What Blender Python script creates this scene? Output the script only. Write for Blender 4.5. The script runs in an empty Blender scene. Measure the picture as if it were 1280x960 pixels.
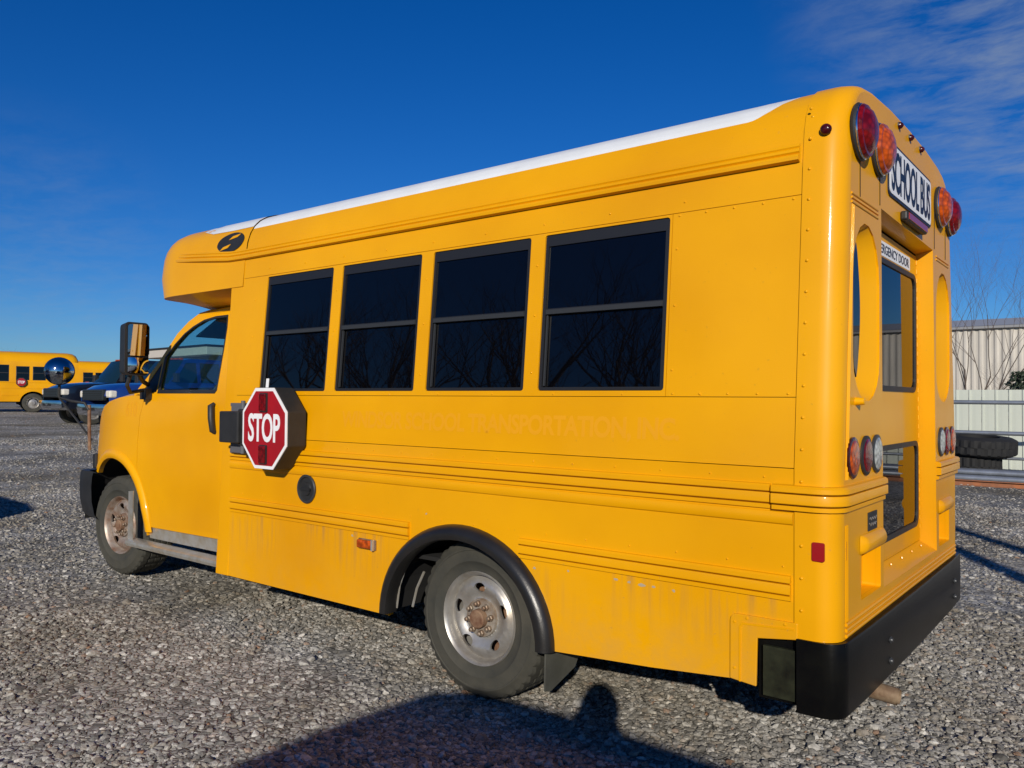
import bpy, bmesh, math, random
import numpy as np
from mathutils import Vector, Matrix
from mathutils.geometry import delaunay_2d_cdt
random.seed(7); rng = np.random.default_rng(7)
R = math.radians; pi = math.pi
scene = bpy.context.scene
C = scene.collection

# ------------------------------------------------------------------ camera
YAW, PITCH, ROLL, FPX = R(38.263), R(1.144), R(0.423), 1004.634
CAM = Vector((0.8564, -2.8806, 1.4355))
fwd = Vector((-math.sin(YAW)*math.cos(PITCH), math.cos(YAW)*math.cos(PITCH), math.sin(PITCH)))
rt = Vector((math.cos(YAW), math.sin(YAW), 0)); up = rt.cross(fwd)
r2 = rt*math.cos(ROLL)+up*math.sin(ROLL); u2 = -rt*math.sin(ROLL)+up*math.cos(ROLL)
cd = bpy.data.cameras.new('camera'); cam = bpy.data.objects.new('camera', cd); C.objects.link(cam)
M3 = Matrix((r2, u2, -fwd)).transposed()
cam.matrix_world = Matrix.Translation(CAM) @ M3.to_4x4()
cd.sensor_width = 36; cd.sensor_fit = 'HORIZONTAL'; cd.lens = 36*FPX/1280
cd.clip_end = 3000; cd.clip_start = 0.02
scene.camera = cam

# ------------------------------------------------------------------ light
SUN_EL = R(20.5); SX, SY = 0.535, -0.845          # horizontal direction towards the sun
SUNDIR = Vector((SX*math.cos(SUN_EL), SY*math.cos(SUN_EL), math.sin(SUN_EL))).normalized()
sd = bpy.data.lights.new('sun', 'SUN'); sd.energy = 4.3; sd.angle = R(0.53); sd.color = (1.0, 0.93, 0.82)
so = bpy.data.objects.new('sun', sd); C.objects.link(so)
so.rotation_euler = SUNDIR.to_track_quat('Z', 'Y').to_euler()
so.location = (6, -9, 12)
w = bpy.data.worlds.new('World'); scene.world = w; w.use_nodes = True
nt = w.node_tree; nt.nodes.clear()
N = nt.nodes.new
sky = N('ShaderNodeTexSky'); sky.sky_type = 'NISHITA'; sky.sun_disc = False
sky.sun_elevation = SUN_EL; sky.sun_rotation = math.atan2(SUNDIR.x, SUNDIR.y)
sky.air_density = 1.0; sky.dust_density = 0.25; sky.ozone_density = 4.0; sky.altitude = 300
hs = N('ShaderNodeHueSaturation'); hs.inputs['Saturation'].default_value = 1.32; hs.inputs['Value'].default_value = 1.0
tint = N('ShaderNodeMix'); tint.data_type = 'RGBA'; tint.blend_type = 'MULTIPLY'; tint.inputs[0].default_value = 1.0
tint.inputs[7].default_value = (0.50, 0.77, 1.16, 1)
geo = N('ShaderNodeTexCoord'); sep = N('ShaderNodeSeparateXYZ')
# thin cirrus: noise on a plane overhead
div = N('ShaderNodeVectorMath'); div.operation = 'DIVIDE'; cmb = N('ShaderNodeCombineXYZ')
addz = N('ShaderNodeMath'); addz.operation = 'ADD'; addz.inputs[1].default_value = 0.08
n1 = N('ShaderNodeTexNoise'); n1.inputs['Scale'].default_value = 3.6; n1.inputs['Detail'].default_value = 9; n1.inputs['Roughness'].default_value = 0.62; n1.inputs['Distortion'].default_value = 0.25
n2 = N('ShaderNodeTexNoise'); n2.inputs['Scale'].default_value = 0.75; n2.inputs['Detail'].default_value = 2
mp = N('ShaderNodeMapping'); mp.inputs['Scale'].default_value = (1.3, 1.9, 1); mp.inputs['Rotation'].default_value = (0, 0, 0.5)
rp1 = N('ShaderNodeMapRange'); rp1.inputs[1].default_value = 0.38; rp1.inputs[2].default_value = 0.80
rp2 = N('ShaderNodeMapRange'); rp2.inputs[1].default_value = 0.50; rp2.inputs[2].default_value = 0.66
mlt = N('ShaderNodeMath'); mlt.operation = 'MULTIPLY'
# cirrus field sits in one part of the sky (towards +x +y, high), fading outwards
dot = N('ShaderNodeVectorMath'); dot.operation = 'DOT_PRODUCT'; dot.inputs[1].default_value = (0.02, 0.90, 0.44)
rp3 = N('ShaderNodeMapRange'); rp3.inputs[1].default_value = 0.935; rp3.inputs[2].default_value = 0.998; rp3.interpolation_type = 'SMOOTHSTEP'
mlt2 = N('ShaderNodeMath'); mlt2.operation = 'MULTIPLY'; mlt3 = N('ShaderNodeMath'); mlt3.operation = 'MULTIPLY'; mlt3.inputs[1].default_value = 0.85
dot2 = N('ShaderNodeVectorMath'); dot2.operation = 'DOT_PRODUCT'; dot2.inputs[1].default_value = (-0.93, 0.34, 0.12)
rp4 = N('ShaderNodeMapRange'); rp4.inputs[1].default_value = 0.975; rp4.inputs[2].default_value = 1.0; rp4.interpolation_type = 'SMOOTHSTEP'; rp4.inputs[4].default_value = .22
mx0 = N('ShaderNodeMath'); mx0.operation = 'MAXIMUM'
mixc = N('ShaderNodeMix'); mixc.data_type = 'RGBA'; mixc.inputs[7].default_value = (3.6, 4.4, 5.6, 1)
bg = N('ShaderNodeBackground'); bg.inputs['Strength'].default_value = 0.073
out = N('ShaderNodeOutputWorld'); L = nt.links.new
L(sky.outputs[0], hs.inputs['Color']); L(hs.outputs[0], tint.inputs[6])
L(geo.outputs['Generated'], sep.inputs[0]); L(sep.outputs[2], addz.inputs[0])
L(addz.outputs[0], cmb.inputs[0]); L(addz.outputs[0], cmb.inputs[1]); L(addz.outputs[0], cmb.inputs[2])
L(geo.outputs['Generated'], div.inputs[0]); L(cmb.outputs[0], div.inputs[1]); L(div.outputs[0], mp.inputs[0])
L(mp.outputs[0], n1.inputs['Vector']); L(div.outputs[0], n2.inputs['Vector'])
L(n1.outputs[0], rp1.inputs[0]); L(n2.outputs[0], rp2.inputs[0])
L(geo.outputs['Generated'], dot.inputs[0]); L(dot.outputs['Value'], rp3.inputs[0])
L(geo.outputs['Generated'], dot2.inputs[0]); L(dot2.outputs['Value'], rp4.inputs[0])
L(rp3.outputs[0], mx0.inputs[0]); L(rp4.outputs[0], mx0.inputs[1])
L(rp1.outputs[0], mlt.inputs[0]); L(mx0.outputs[0], mlt.inputs[1])
L(mlt.outputs[0], mlt3.inputs[0])
L(mlt3.outputs[0], mixc.inputs[0]); L(tint.outputs[2], mixc.inputs[6])
L(mixc.outputs[2], bg.inputs[0]); L(bg.outputs[0], out.inputs[0])
scene.view_settings.view_transform = 'Standard'; scene.view_settings.look = 'None'
scene.view_settings.exposure = 0.0; scene.view_settings.gamma = 1.0
scene.render.film_transparent = False

# ------------------------------------------------------------------ materials
def mat(name, col, rough=0.5, metal=0.0, coat=0.0, var=0.0, vscale=3.0, bump=0.0, bscale=40.0, spec=0.5, var2=None, emit=None, coords='Object', stretch=(1, 1, 1), coatr=0.06):
    m = bpy.data.materials.new(name); m.use_nodes = True; t = m.node_tree; b = t.nodes['Principled BSDF']
    b.inputs['Base Color'].default_value = (*col, 1); b.inputs['Roughness'].default_value = rough; b.inputs['Metallic'].default_value = metal
    b.inputs['Coat Weight'].default_value = coat; b.inputs['Coat Roughness'].default_value = coatr; b.inputs['Specular IOR Level'].default_value = spec
    tc = t.nodes.new('ShaderNodeTexCoord'); mpn = t.nodes.new('ShaderNodeMapping'); mpn.inputs['Scale'].default_value = stretch
    t.links.new(tc.outputs[coords], mpn.inputs[0])
    if var > 0 or var2:
        n = t.nodes.new('ShaderNodeTexNoise'); n.inputs['Scale'].default_value = vscale; n.inputs['Detail'].default_value = 6; n.inputs['Roughness'].default_value = .6
        t.links.new(mpn.outputs[0], n.inputs['Vector'])
        rp = t.nodes.new('ShaderNodeMapRange'); rp.inputs[1].default_value = .35; rp.inputs[2].default_value = .68; t.links.new(n.outputs[0], rp.inputs[0])
        mx = t.nodes.new('ShaderNodeMix'); mx.data_type = 'RGBA'; mx.inputs[6].default_value = (*col, 1)
        c2 = var2 if var2 else tuple(c*(1-var) for c in col)
        mx.inputs[7].default_value = (*c2, 1); t.links.new(rp.outputs[0], mx.inputs[0]); t.links.new(mx.outputs[2], b.inputs['Base Color'])
    if bump > 0:
        n = t.nodes.new('ShaderNodeTexNoise'); n.inputs['Scale'].default_value = bscale; n.inputs['Detail'].default_value = 4
        t.links.new(mpn.outputs[0], n.inputs['Vector']); bp = t.nodes.new('ShaderNodeBump'); bp.inputs['Strength'].default_value = 1.0; bp.inputs['Distance'].default_value = bump
        t.links.new(n.outputs[0], bp.inputs['Height']); t.links.new(bp.outputs[0], b.inputs['Normal'])
    if emit: b.inputs['Emission Color'].default_value = (*emit[:3], 1); b.inputs['Emission Strength'].default_value = emit[3]
    return m

YEL = (0.78, 0.360, 0.0003)
def yellow_paint(name, dirt=0.0, ghost=0.0):
    """school-bus enamel: mottling that paints soft reflections into the colour, soft wavy sheet metal, and grime that has run down below the rub rails"""
    m = bpy.data.materials.new(name); m.use_nodes = True; t = m.node_tree; b = t.nodes['Principled BSDF']; l = t.links.new; X = t.nodes.new
    tc = X('ShaderNodeTexCoord')
    n = X('ShaderNodeTexNoise'); n.inputs['Scale'].default_value = 0.9; n.inputs['Detail'].default_value = 5; l(tc.outputs['Object'], n.inputs['Vector'])
    rp = X('ShaderNodeMapRange'); rp.inputs[1].default_value = .38; rp.inputs[2].default_value = .72; l(n.outputs[0], rp.inputs[0])
    mx = X('ShaderNodeMix'); mx.data_type = 'RGBA'; mx.inputs[6].default_value = (*YEL, 1); mx.inputs[7].default_value = (YEL[0]*.83, YEL[1]*.77, YEL[2], 1); l(rp.outputs[0], mx.inputs[0])  # broad darker patches paint blurred sky and ground reflections into the yellow
    last = mx.outputs[2]
    # fine speckle of dust and chips
    n3 = X('ShaderNodeTexNoise'); n3.inputs['Scale'].default_value = 55; n3.inputs['Detail'].default_value = 3; l(tc.outputs['Object'], n3.inputs['Vector'])
    r3 = X('ShaderNodeMapRange'); r3.inputs[1].default_value = .70; r3.inputs[2].default_value = .78; l(n3.outputs[0], r3.inputs[0])
    m3 = X('ShaderNodeMix'); m3.data_type = 'RGBA'; m3.inputs[7].default_value = (.42, .22, .05, 1)
    k3 = X('ShaderNodeMath'); k3.operation = 'MULTIPLY'; k3.inputs[1].default_value = .35 + dirt*.3; l(r3.outputs[0], k3.inputs[0]); l(k3.outputs[0], m3.inputs[0]); l(last, m3.inputs[6]); last = m3.outputs[2]
    if dirt > 0:
        mp_ = X('ShaderNodeMapping'); mp_.inputs['Scale'].default_value = (26, 26, 1.6); l(tc.outputs['Object'], mp_.inputs[0])
        n2_ = X('ShaderNodeTexNoise'); n2_.inputs['Scale'].default_value = 1.0; n2_.inputs['Detail'].default_value = 5; l(mp_.outputs[0], n2_.inputs['Vector'])
        rr = X('ShaderNodeMapRange'); rr.inputs[1].default_value = .46; rr.inputs[2].default_value = .72; l(n2_.outputs[0], rr.inputs[0])
        s = X('ShaderNodeSeparateXYZ'); l(tc.outputs['Object'], s.inputs[0])
        zr = X('ShaderNodeMapRange'); zr.inputs[1].default_value = .46; zr.inputs[2].default_value = .73; l(s.outputs[2], zr.inputs[0])
        z2 = X('ShaderNodeMath'); z2.operation = 'LESS_THAN'; z2.inputs[1].default_value = .74; l(s.outputs[2], z2.inputs[0])
        a = X('ShaderNodeMath'); a.operation = 'MULTIPLY'; l(rr.outputs[0], a.inputs[0]); l(zr.outputs[0], a.inputs[1])
        a2 = X('ShaderNodeMath'); a2.operation = 'MULTIPLY'; l(a.outputs[0], a2.inputs[0]); l(z2.outputs[0], a2.inputs[1])
        pt = X('ShaderNodeTexNoise'); pt.inputs['Scale'].default_value = 2.2; l(tc.outputs['Object'], pt.inputs['Vector'])
        pr = X('ShaderNodeMapRange'); pr.inputs[1].default_value = .42; pr.inputs[2].default_value = .62; l(pt.outputs[0], pr.inputs[0])
        a25 = X('ShaderNodeMath'); a25.operation = 'MULTIPLY'; l(a2.outputs[0], a25.inputs[0]); l(pr.outputs[0], a25.inputs[1])
        a3 = X('ShaderNodeMath'); a3.operation = 'MULTIPLY'; a3.inputs[1].default_value = dirt; l(a25.outputs[0], a3.inputs[0])
        m4 = X('ShaderNodeMix'); m4.data_type = 'RGBA'; m4.inputs[7].default_value = (.30, .17, .06, 1); l(a3.outputs[0], m4.inputs[0]); l(last, m4.inputs[6]); last = m4.outputs[2]
    if dirt > 0:   # road film thrown up along the skirt, heaviest behind the wheel
        s5 = X('ShaderNodeSeparateXYZ'); l(tc.outputs['Object'], s5.inputs[0]); z5 = X('ShaderNodeMapRange'); z5.inputs[1].default_value = .72; z5.inputs[2].default_value = .34; l(s5.outputs[2], z5.inputs[0])
        x5 = X('ShaderNodeMapRange'); x5.inputs[1].default_value = -1.7; x5.inputs[2].default_value = -1.0; x5.inputs[3].default_value = .35; x5.inputs[4].default_value = .8; l(s5.outputs[0], x5.inputs[0])
        n5 = X('ShaderNodeTexNoise'); n5.inputs['Scale'].default_value = 6; n5.inputs['Detail'].default_value = 9; n5.inputs['Roughness'].default_value = .7; l(tc.outputs['Object'], n5.inputs['Vector'])
        r5 = X('ShaderNodeMapRange'); r5.inputs[1].default_value = .38; r5.inputs[2].default_value = .68; l(n5.outputs[0], r5.inputs[0])
        a5 = X('ShaderNodeMath'); a5.operation = 'MULTIPLY'; l(z5.outputs[0], a5.inputs[0]); l(x5.outputs[0], a5.inputs[1])
        b5 = X('ShaderNodeMath'); b5.operation = 'MULTIPLY'; l(a5.outputs[0], b5.inputs[0]); l(r5.outputs[0], b5.inputs[1])
        c5 = X('ShaderNodeMath'); c5.operation = 'MULTIPLY'; c5.inputs[1].default_value = .55; l(b5.outputs[0], c5.inputs[0])
        m5 = X('ShaderNodeMix'); m5.data_type = 'RGBA'; m5.inputs[7].default_value = (.45, .27, .09, 1); l(c5.outputs[0], m5.inputs[0]); l(last, m5.inputs[6]); last = m5.outputs[2]
    l(last, b.inputs['Base Color'])
    b.inputs['Roughness'].default_value = .45; b.inputs['Specular IOR Level'].default_value = .16; b.inputs['Coat Weight'].default_value = .30; b.inputs['Coat Roughness'].default_value = .10
    nb = X('ShaderNodeTexNoise'); nb.inputs['Scale'].default_value = 1.7; nb.inputs['Detail'].default_value = 1; l(tc.outputs['Object'], nb.inputs['Vector'])
    bp = X('ShaderNodeBump'); bp.inputs['Distance'].default_value = .016; bp.inputs['Strength'].default_value = .9; l(nb.outputs[0], bp.inputs['Height'])
    nb2 = X('ShaderNodeTexNoise'); nb2.inputs['Scale'].default_value = 240; l(tc.outputs['Object'], nb2.inputs['Vector'])
    bp2 = X('ShaderNodeBump'); bp2.inputs['Distance'].default_value = .0002; bp2.inputs['Strength'].default_value = .6; l(nb2.outputs[0], bp2.inputs['Height']); l(bp.outputs[0], bp2.inputs['Normal'])
    l(bp2.outputs[0], b.inputs['Normal']); l(bp2.outputs[0], b.inputs['Coat Normal'])
    return m

def glass(name, tintc=(.02, .025, .03), alpha=.85, rough=.015, trans=(.3, .34, .36), ior=1.52):
    """tinted glazing: mirror-like reflection by Fresnel over a see-through tint"""
    m = bpy.data.materials.new(name); m.use_nodes = True; t = m.node_tree; t.nodes.clear(); X = t.nodes.new; l = t.links.new
    o = X('ShaderNodeOutputMaterial'); tr = X('ShaderNodeBsdfTransparent'); tr.inputs[0].default_value = (*trans, 1)
    df = X('ShaderNodeBsdfDiffuse'); df.inputs[0].default_value = (*tintc, 1)
    gl = X('ShaderNodeBsdfGlossy'); gl.inputs['Roughness'].default_value = rough
    a = X('ShaderNodeMixShader'); a.inputs[0].default_value = alpha; l(tr.outputs[0], a.inputs[1]); l(df.outputs[0], a.inputs[2])
    fr = X('ShaderNodeFresnel'); gm = X('ShaderNodeNewGeometry'); io = X('ShaderNodeMapRange'); io.inputs[3].default_value = ior; io.inputs[4].default_value = 1/ior
    l(gm.outputs['Backfacing'], io.inputs[0]); l(io.outputs[0], fr.inputs[0])
    g = X('ShaderNodeMixShader'); l(fr.outputs[0], g.inputs[0]); l(a.outputs[0], g.inputs[1]); l(gl.outputs[0], g.inputs[2]); l(g.outputs[0], o.inputs[0])
    return m

MY = yellow_paint('yellow_enamel', 0.0); MYD = yellow_paint('yellow_enamel_stained', 0.85)
MG_ = mat('faded_lettering', (YEL[0]*.955, YEL[1]*.90, YEL[2]), .5, var=.04, vscale=2)
MW = mat('white_roof_paint', (.78, .80, .80), .45, var=.1, vscale=4, coat=.2)
MBLK = mat('black_rubber_trim', (.022, .022, .022), .55, var=.35, vscale=9, bump=.0006, bscale=120)
MFL = mat('black_plastic_flare', (.016, .0155, .015), .34, var=.3, vscale=6, bump=.0005, bscale=150)
MBUMP = mat('black_bumper_paint', (.0025, .0025, .003), .34, coat=.03, spec=.14, var2=(.006, .006, .005), vscale=7, bump=.0004, bscale=90)
MDARK = mat('underbody_black', (.008, .008, .008), .8)
MFRM = mat('window_frame_grey', (.014, .0145, .016), .45)
MFRM2 = mat('window_rail_grey', (.05, .053, .056), .4, metal=.4)
MGL = glass('tinted_window_glass', (.002, .002, .003), alpha=.76, trans=(.26, .28, .30), ior=1.52); MGLC = glass('cab_glass', (.004, .012, .012), alpha=.04, trans=(.76, .90, .90))
MTY = mat('tyre_rubber', (.034, .034, .027), .82, var2=(.062, .057, .042), vscale=5, bump=.0012, bscale=60)
MRIM = mat('steel_rim_grey', (.50, .49, .46), .38, metal=.65, var2=(.33, .29, .24), vscale=8)
MRUST = mat('rusty_steel', (.12, .052, .026), .8, var2=(.24, .15, .09), vscale=22, bump=.002, bscale=50)
MNUT = mat('lug_nut_metal', (.30, .25, .19), .5, metal=.5, var2=(.16, .08, .04), vscale=30)
MCHR = mat('chrome', (.75, .75, .74), .12, metal=1.0)
MALU = mat('dull_aluminium', (.62, .61, .57), .30, metal=.65, var2=(.50, .44, .33), vscale=14)
MMIR = mat('mirror_glass', (.75, .8, .82), .02, metal=1.0)
MSTOP = mat('stop_sign_red', (.36, .006, .012), .4, var=.15, vscale=10)
MWHT = mat('reflective_white', (.80, .80, .80), .5, var=.06, vscale=20)
MNAVY = mat('sign_lettering_dark', (.006, .012, .035), .5)
def lensmat(name, col):
    m = mat(name, col, .22, coat=.35, coatr=.03, spec=.35); t = m.node_tree; b = t.nodes['Principled BSDF']
    v = t.nodes.new('ShaderNodeTexVoronoi'); v.inputs['Scale'].default_value = 48; tc = t.nodes.new('ShaderNodeTexCoord'); t.links.new(tc.outputs['Object'], v.inputs['Vector'])
    rp = t.nodes.new('ShaderNodeMapRange'); rp.inputs[1].default_value = .0; rp.inputs[2].default_value = .75; t.links.new(v.outputs['Distance'], rp.inputs[0])
    mx = t.nodes.new('ShaderNodeMix'); mx.data_type = 'RGBA'; mx.inputs[6].default_value = (*[min(1, c*1.35) for c in col], 1); mx.inputs[7].default_value = (*[c*.5 for c in col], 1)
    t.links.new(rp.outputs[0], mx.inputs[0]); t.links.new(mx.outputs[2], b.inputs['Base Color'])
    bp = t.nodes.new('ShaderNodeBump'); bp.inputs['Distance'].default_value = .0015; t.links.new(v.outputs['Distance'], bp.inputs['Height']); t.links.new(bp.outputs[0], b.inputs['Normal'])
    return m
MRED = lensmat('red_lens', (.17, .002, .003)); MAMB = lensmat('amber_lens', (.50, .075, .004)); MCLR = lensmat('clear_lens', (.42, .44, .42)); MRDK = lensmat('dark_red_lens', (.06, .004, .006))
MREFL = mat('red_reflector', (.30, .008, .01), .3, coat=.5)
MSEAT = mat('seat_vinyl', (.05, .055, .06), .5); MDASH = mat('dashboard_grey', (.09, .095, .09), .6); MINT = mat('cabin_lining_grey', (.14, .16, .17), .8)

# ------------------------------------------------------------------ mesh helpers
class MB:
    def __init__(s): s.v = []; s.f = []; s.m = []
    def add(s, vs, fs, mi=0):
        o = len(s.v); s.v += [tuple(v) for v in vs]; s.f += [tuple(i+o for i in f) for f in fs]; s.m += [mi]*len(fs); return s
    def box(s, x0, x1, y0, y1, z0, z1, mi=0, rot=None, pivot=None):
        vs = [Vector((x, y, z)) for x in (x0, x1) for y in (y0, y1) for z in (z0, z1)]
        if rot: p = pivot or Vector(((x0+x1)/2, (y0+y1)/2, (z0+z1)/2)); vs = [rot @ (v-p)+p for v in vs]
        return s.add(vs, [(0, 1, 3, 2), (4, 6, 7, 5), (0, 4, 5, 1), (2, 3, 7, 6), (0, 2, 6, 4), (1, 5, 7, 3)], mi)
    def tube(s, pts, r, n=8, mi=0, cap=True):
        pts = [Vector(p) for p in pts]; rs = r if isinstance(r, (list, tuple)) else [r]*len(pts); vs = []; fs = []
        pu = None
        for i, p in enumerate(pts):
            d = (pts[min(i+1, len(pts)-1)]-pts[max(i-1, 0)]).normalized()
            if pu is None: a = Vector((0, 0, 1)) if abs(d.z) < .9 else Vector((1, 0, 0)); pu = (a-d*a.dot(d)).normalized()
            else: pu = (pu-d*pu.dot(d)).normalized()
            q = d.cross(pu)
            for k in range(n): t = 2*pi*k/n; vs.append(p+(pu*math.cos(t)+q*math.sin(t))*rs[i])
        for i in range(len(pts)-1):
            for k in range(n): fs.append((i*n+k, i*n+(k+1) % n, (i+1)*n+(k+1) % n, (i+1)*n+k))
        if cap: fs.append(tuple(range(n-1, -1, -1))); fs.append(tuple((len(pts)-1)*n+k for k in range(n)))
        return s.add(vs, fs, mi)
    def lathe(s, prof, n=32, org=(0, 0, 0), axis='Y', mi=0, close=False, mod=None):
        """prof: list of (axial, radius)"""
        vs = []; fs = []; m = len(prof)
        for k in range(n):
            t = 2*pi*k/n
            for j, (a, r) in enumerate(prof):
                if mod: r = mod(k, j, r)
                c, d = r*math.cos(t), r*math.sin(t)
                v = {'Y': (c, a, d), 'X': (a, c, d), 'Z': (c, d, a)}[axis]; vs.append((v[0]+org[0], v[1]+org[1], v[2]+org[2]))
        for k in range(n):
            k2 = (k+1) % n
            for j in range(m-1): fs.append((k*m+j, k2*m+j, k2*m+j+1, k*m+j+1))
            if close: fs.append((k*m+m-1, k2*m+m-1, k2*m, k*m))
        return s.add(vs, fs, mi)
    def grid(s, rows, mi=0, close=False):
        """rows: list of equal-length point lists"""
        m = len(rows[0]); vs = [p for r in rows for p in r]; fs = []
        for i in range(len(rows)-1):
            for j in range(m-1 if not close else m): j2 = (j+1) % m; fs.append((i*m+j, i*m+j2, (i+1)*m+j2, (i+1)*m+j))
        return s.add(vs, fs, mi)
    def plate(s, outl, holes, mapf, th, mi=0, grid=None, back=True):
        """flat sheet with holes cut, bent by mapf(u, v, depth)"""
        loops = [outl]+list(holes); pts = []; edges = []
        for lp in loops:
            o = len(pts); pts += [Vector(p) for p in lp]; edges += [(o+i, o+(i+1) % len(lp)) for i in range(len(lp))]
        def pip(x, y, lp):
            c = False; n = len(lp)
            for i in range(n):
                (x1, y1), (x2, y2) = lp[i], lp[i-1]
                if (y1 > y) != (y2 > y) and x < (x2-x1)*(y-y1)/(y2-y1)+x1: c = not c
            return c
        if grid:
            us = [p[0] for p in outl]; vs_ = [p[1] for p in outl]
            gu = np.arange(min(us)+grid/2, max(us), grid); gv = np.arange(min(vs_)+grid/2, max(vs_), grid)
            for a in gu:
                for b in gv:
                    if pip(a, b, outl) and not any(pip(a, b, h) for h in holes): pts.append(Vector((a, b)))
        v, e, f, _, _, _ = delaunay_2d_cdt(pts, edges, [], 0, 1e-6)
        tri = []
        for t in f:
            cx = sum(v[i][0] for i in t)/3; cy = sum(v[i][1] for i in t)/3
            if pip(cx, cy, outl) and not any(pip(cx, cy, h) for h in holes): tri.append(tuple(t))
        cnt = {}
        for t in tri:
            for i in range(len(t)):
                a, b = t[i], t[(i+1) % len(t)]; cnt[(a, b)] = 1
        n = len(v); vs = [mapf(p[0], p[1], 0) for p in v]; fs = list(tri)
        if th:
            vs += [mapf(p[0], p[1], th) for p in v]
            if back: fs += [tuple(i+n for i in reversed(t)) for t in tri]
            for (a, b) in cnt:
                if (b, a) not in cnt: fs.append((b, a, a+n, b+n))
        return s.add(vs, fs, mi)
    def obj(s, name, mats, parent=None, smooth=None, bevel=0, fix=True):
        me = bpy.data.meshes.new(name); me.from_pydata(s.v, [], s.f)
        for m in (mats if isinstance(mats, (list, tuple)) else [mats]): me.materials.append(m)
        if any(s.m): me.polygons.foreach_set('material_index', s.m)
        if fix:
            b = bmesh.new(); b.from_mesh(me); bmesh.ops.remove_doubles(b, verts=b.verts, dist=1e-5); bmesh.ops.recalc_face_normals(b, faces=b.faces); b.to_mesh(me); b.free()
        if smooth is not None:
            me.polygons.foreach_set('use_smooth', [True]*len(me.polygons)); me.set_sharp_from_angle(angle=R(smooth))
        me.update(); o = bpy.data.objects.new(name, me); C.objects.link(o)
        if parent: o.parent = parent
        if bevel: md = o.modifiers.new('bevel', 'BEVEL'); md.width = bevel; md.segments = 2; md.limit_method = 'ANGLE'; md.angle_limit = R(40)
        return o
def empty(name, label, cat, loc=(0, 0, 0), rz=0, group=None):
    o = bpy.data.objects.new(name, None); C.objects.link(o); o.location = loc; o.rotation_euler = (0, 0, rz); o.empty_display_size = .2
    tag(o, label, cat, group); return o
def tag(o, label=None, cat=None, group=None, kind=None):
    for k, v in (('label', label), ('category', cat), ('group', group), ('kind', kind)):
        if v: o[k] = v
    return o
def copy_tree(o, parent=None):
    c = o.copy(); C.objects.link(c); c.parent = parent
    for ch in [x for x in KIDS.get(o.name, [])] : copy_tree(ch, c)
    return c
KIDS = {}
def index_kids():
    KIDS.clear()
    for x in C.objects:
        if x.parent: KIDS.setdefault(x.parent.name, []).append(x)
def text_mesh(body, width, height, depth, bold=0.0, spacing=1.0):
    """lettering in the XY plane, centred, fitted to width x height; returns (verts, faces)"""
    cu = bpy.data.curves.new('t', 'FONT'); cu.body = body; cu.offset = bold; cu.extrude = 0.5; cu.space_character = spacing; cu.resolution_u = 4
    o = bpy.data.objects.new('t', cu); C.objects.link(o); bpy.context.view_layer.update()
    me = bpy.data.meshes.new_from_object(o.evaluated_get(bpy.context.evaluated_depsgraph_get()))
    vs = np.array([v.co[:] for v in me.vertices]); fs = [tuple(p.vertices) for p in me.polygons]
    bpy.data.objects.remove(o); bpy.data.meshes.remove(me)
    mn, mxx = vs.min(0), vs.max(0)
    vs[:, 0] = ((vs[:, 0]-mn[0])/(mxx[0]-mn[0])-.5)*width; vs[:, 1] = ((vs[:, 1]-mn[1])/(mxx[1]-mn[1])-.5)*height; vs[:, 2] = (vs[:, 2])*depth*2
    return vs, fs
def rrect(x0, x1, z0, z1, r=.02, n=4):
    p = []
    for cx, cz, a0 in ((x1-r, z0+r, -90), (x1-r, z1-r, 0), (x0+r, z1-r, 90), (x0+r, z0+r, 180)):
        for k in range(n+1): a = R(a0+90*k/n); p.append((cx+r*math.cos(a), cz+r*math.sin(a)))
    return p
def circ(cx, cz, a, b=None, n=24, a0=0, a1=360):
    b = b or a; e = 0 if a1-a0 >= 360 else 1
    return [(cx+a*math.cos(R(a0+(a1-a0)*k/n)), cz+b*math.sin(R(a0+(a1-a0)*k/n))) for k in range(n+e)]

# ------------------------------------------------------------------ ground
def gh(x, y):
    x = np.asarray(x, float); y = np.asarray(y, float)
    t = np.clip(-x-3.0, 0, None); h = .0235*t*(t/(t+1.0)); h = 1.15*(1-np.exp(-h/1.15))
    n = .010*np.sin(x*1.3+y*.7)+.008*np.sin(x*.53-y*1.9+1)+.006*np.sin(2.9*x+1.1*y)
    return h+n-.006
xs = np.unique(np.concatenate([np.arange(-14, 6, .25), np.arange(-60, 40, 2.), np.array([-900, -500, -250, -150, -100, 80, 150, 300, 600, 900.])]))
ys = np.unique(np.concatenate([np.arange(-8, 20, .25), np.arange(-40, 60, 2.), np.array([-900, -500, -250, -120, -70, 90, 150, 300, 600, 900.])]))
GX, GY = np.meshgrid(xs, ys, indexing='ij'); GZ = gh(GX, GY)
nx, ny = GX.shape; V = np.stack([GX, GY, GZ], -1).reshape(-1, 3)
ii = np.arange(nx*ny).reshape(nx, ny); F = np.stack([ii[:-1, :-1], ii[1:, :-1], ii[1:, 1:], ii[:-1, 1:]], -1).reshape(-1, 4)
me = bpy.data.meshes.new('gravel_ground'); me.from_pydata(V.tolist(), [], F.tolist()); me.polygons.foreach_set('use_smooth', [True]*len(F))
ground = bpy.data.objects.new('gravel_ground', me); C.objects.link(ground); tag(ground, kind='structure')
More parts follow.
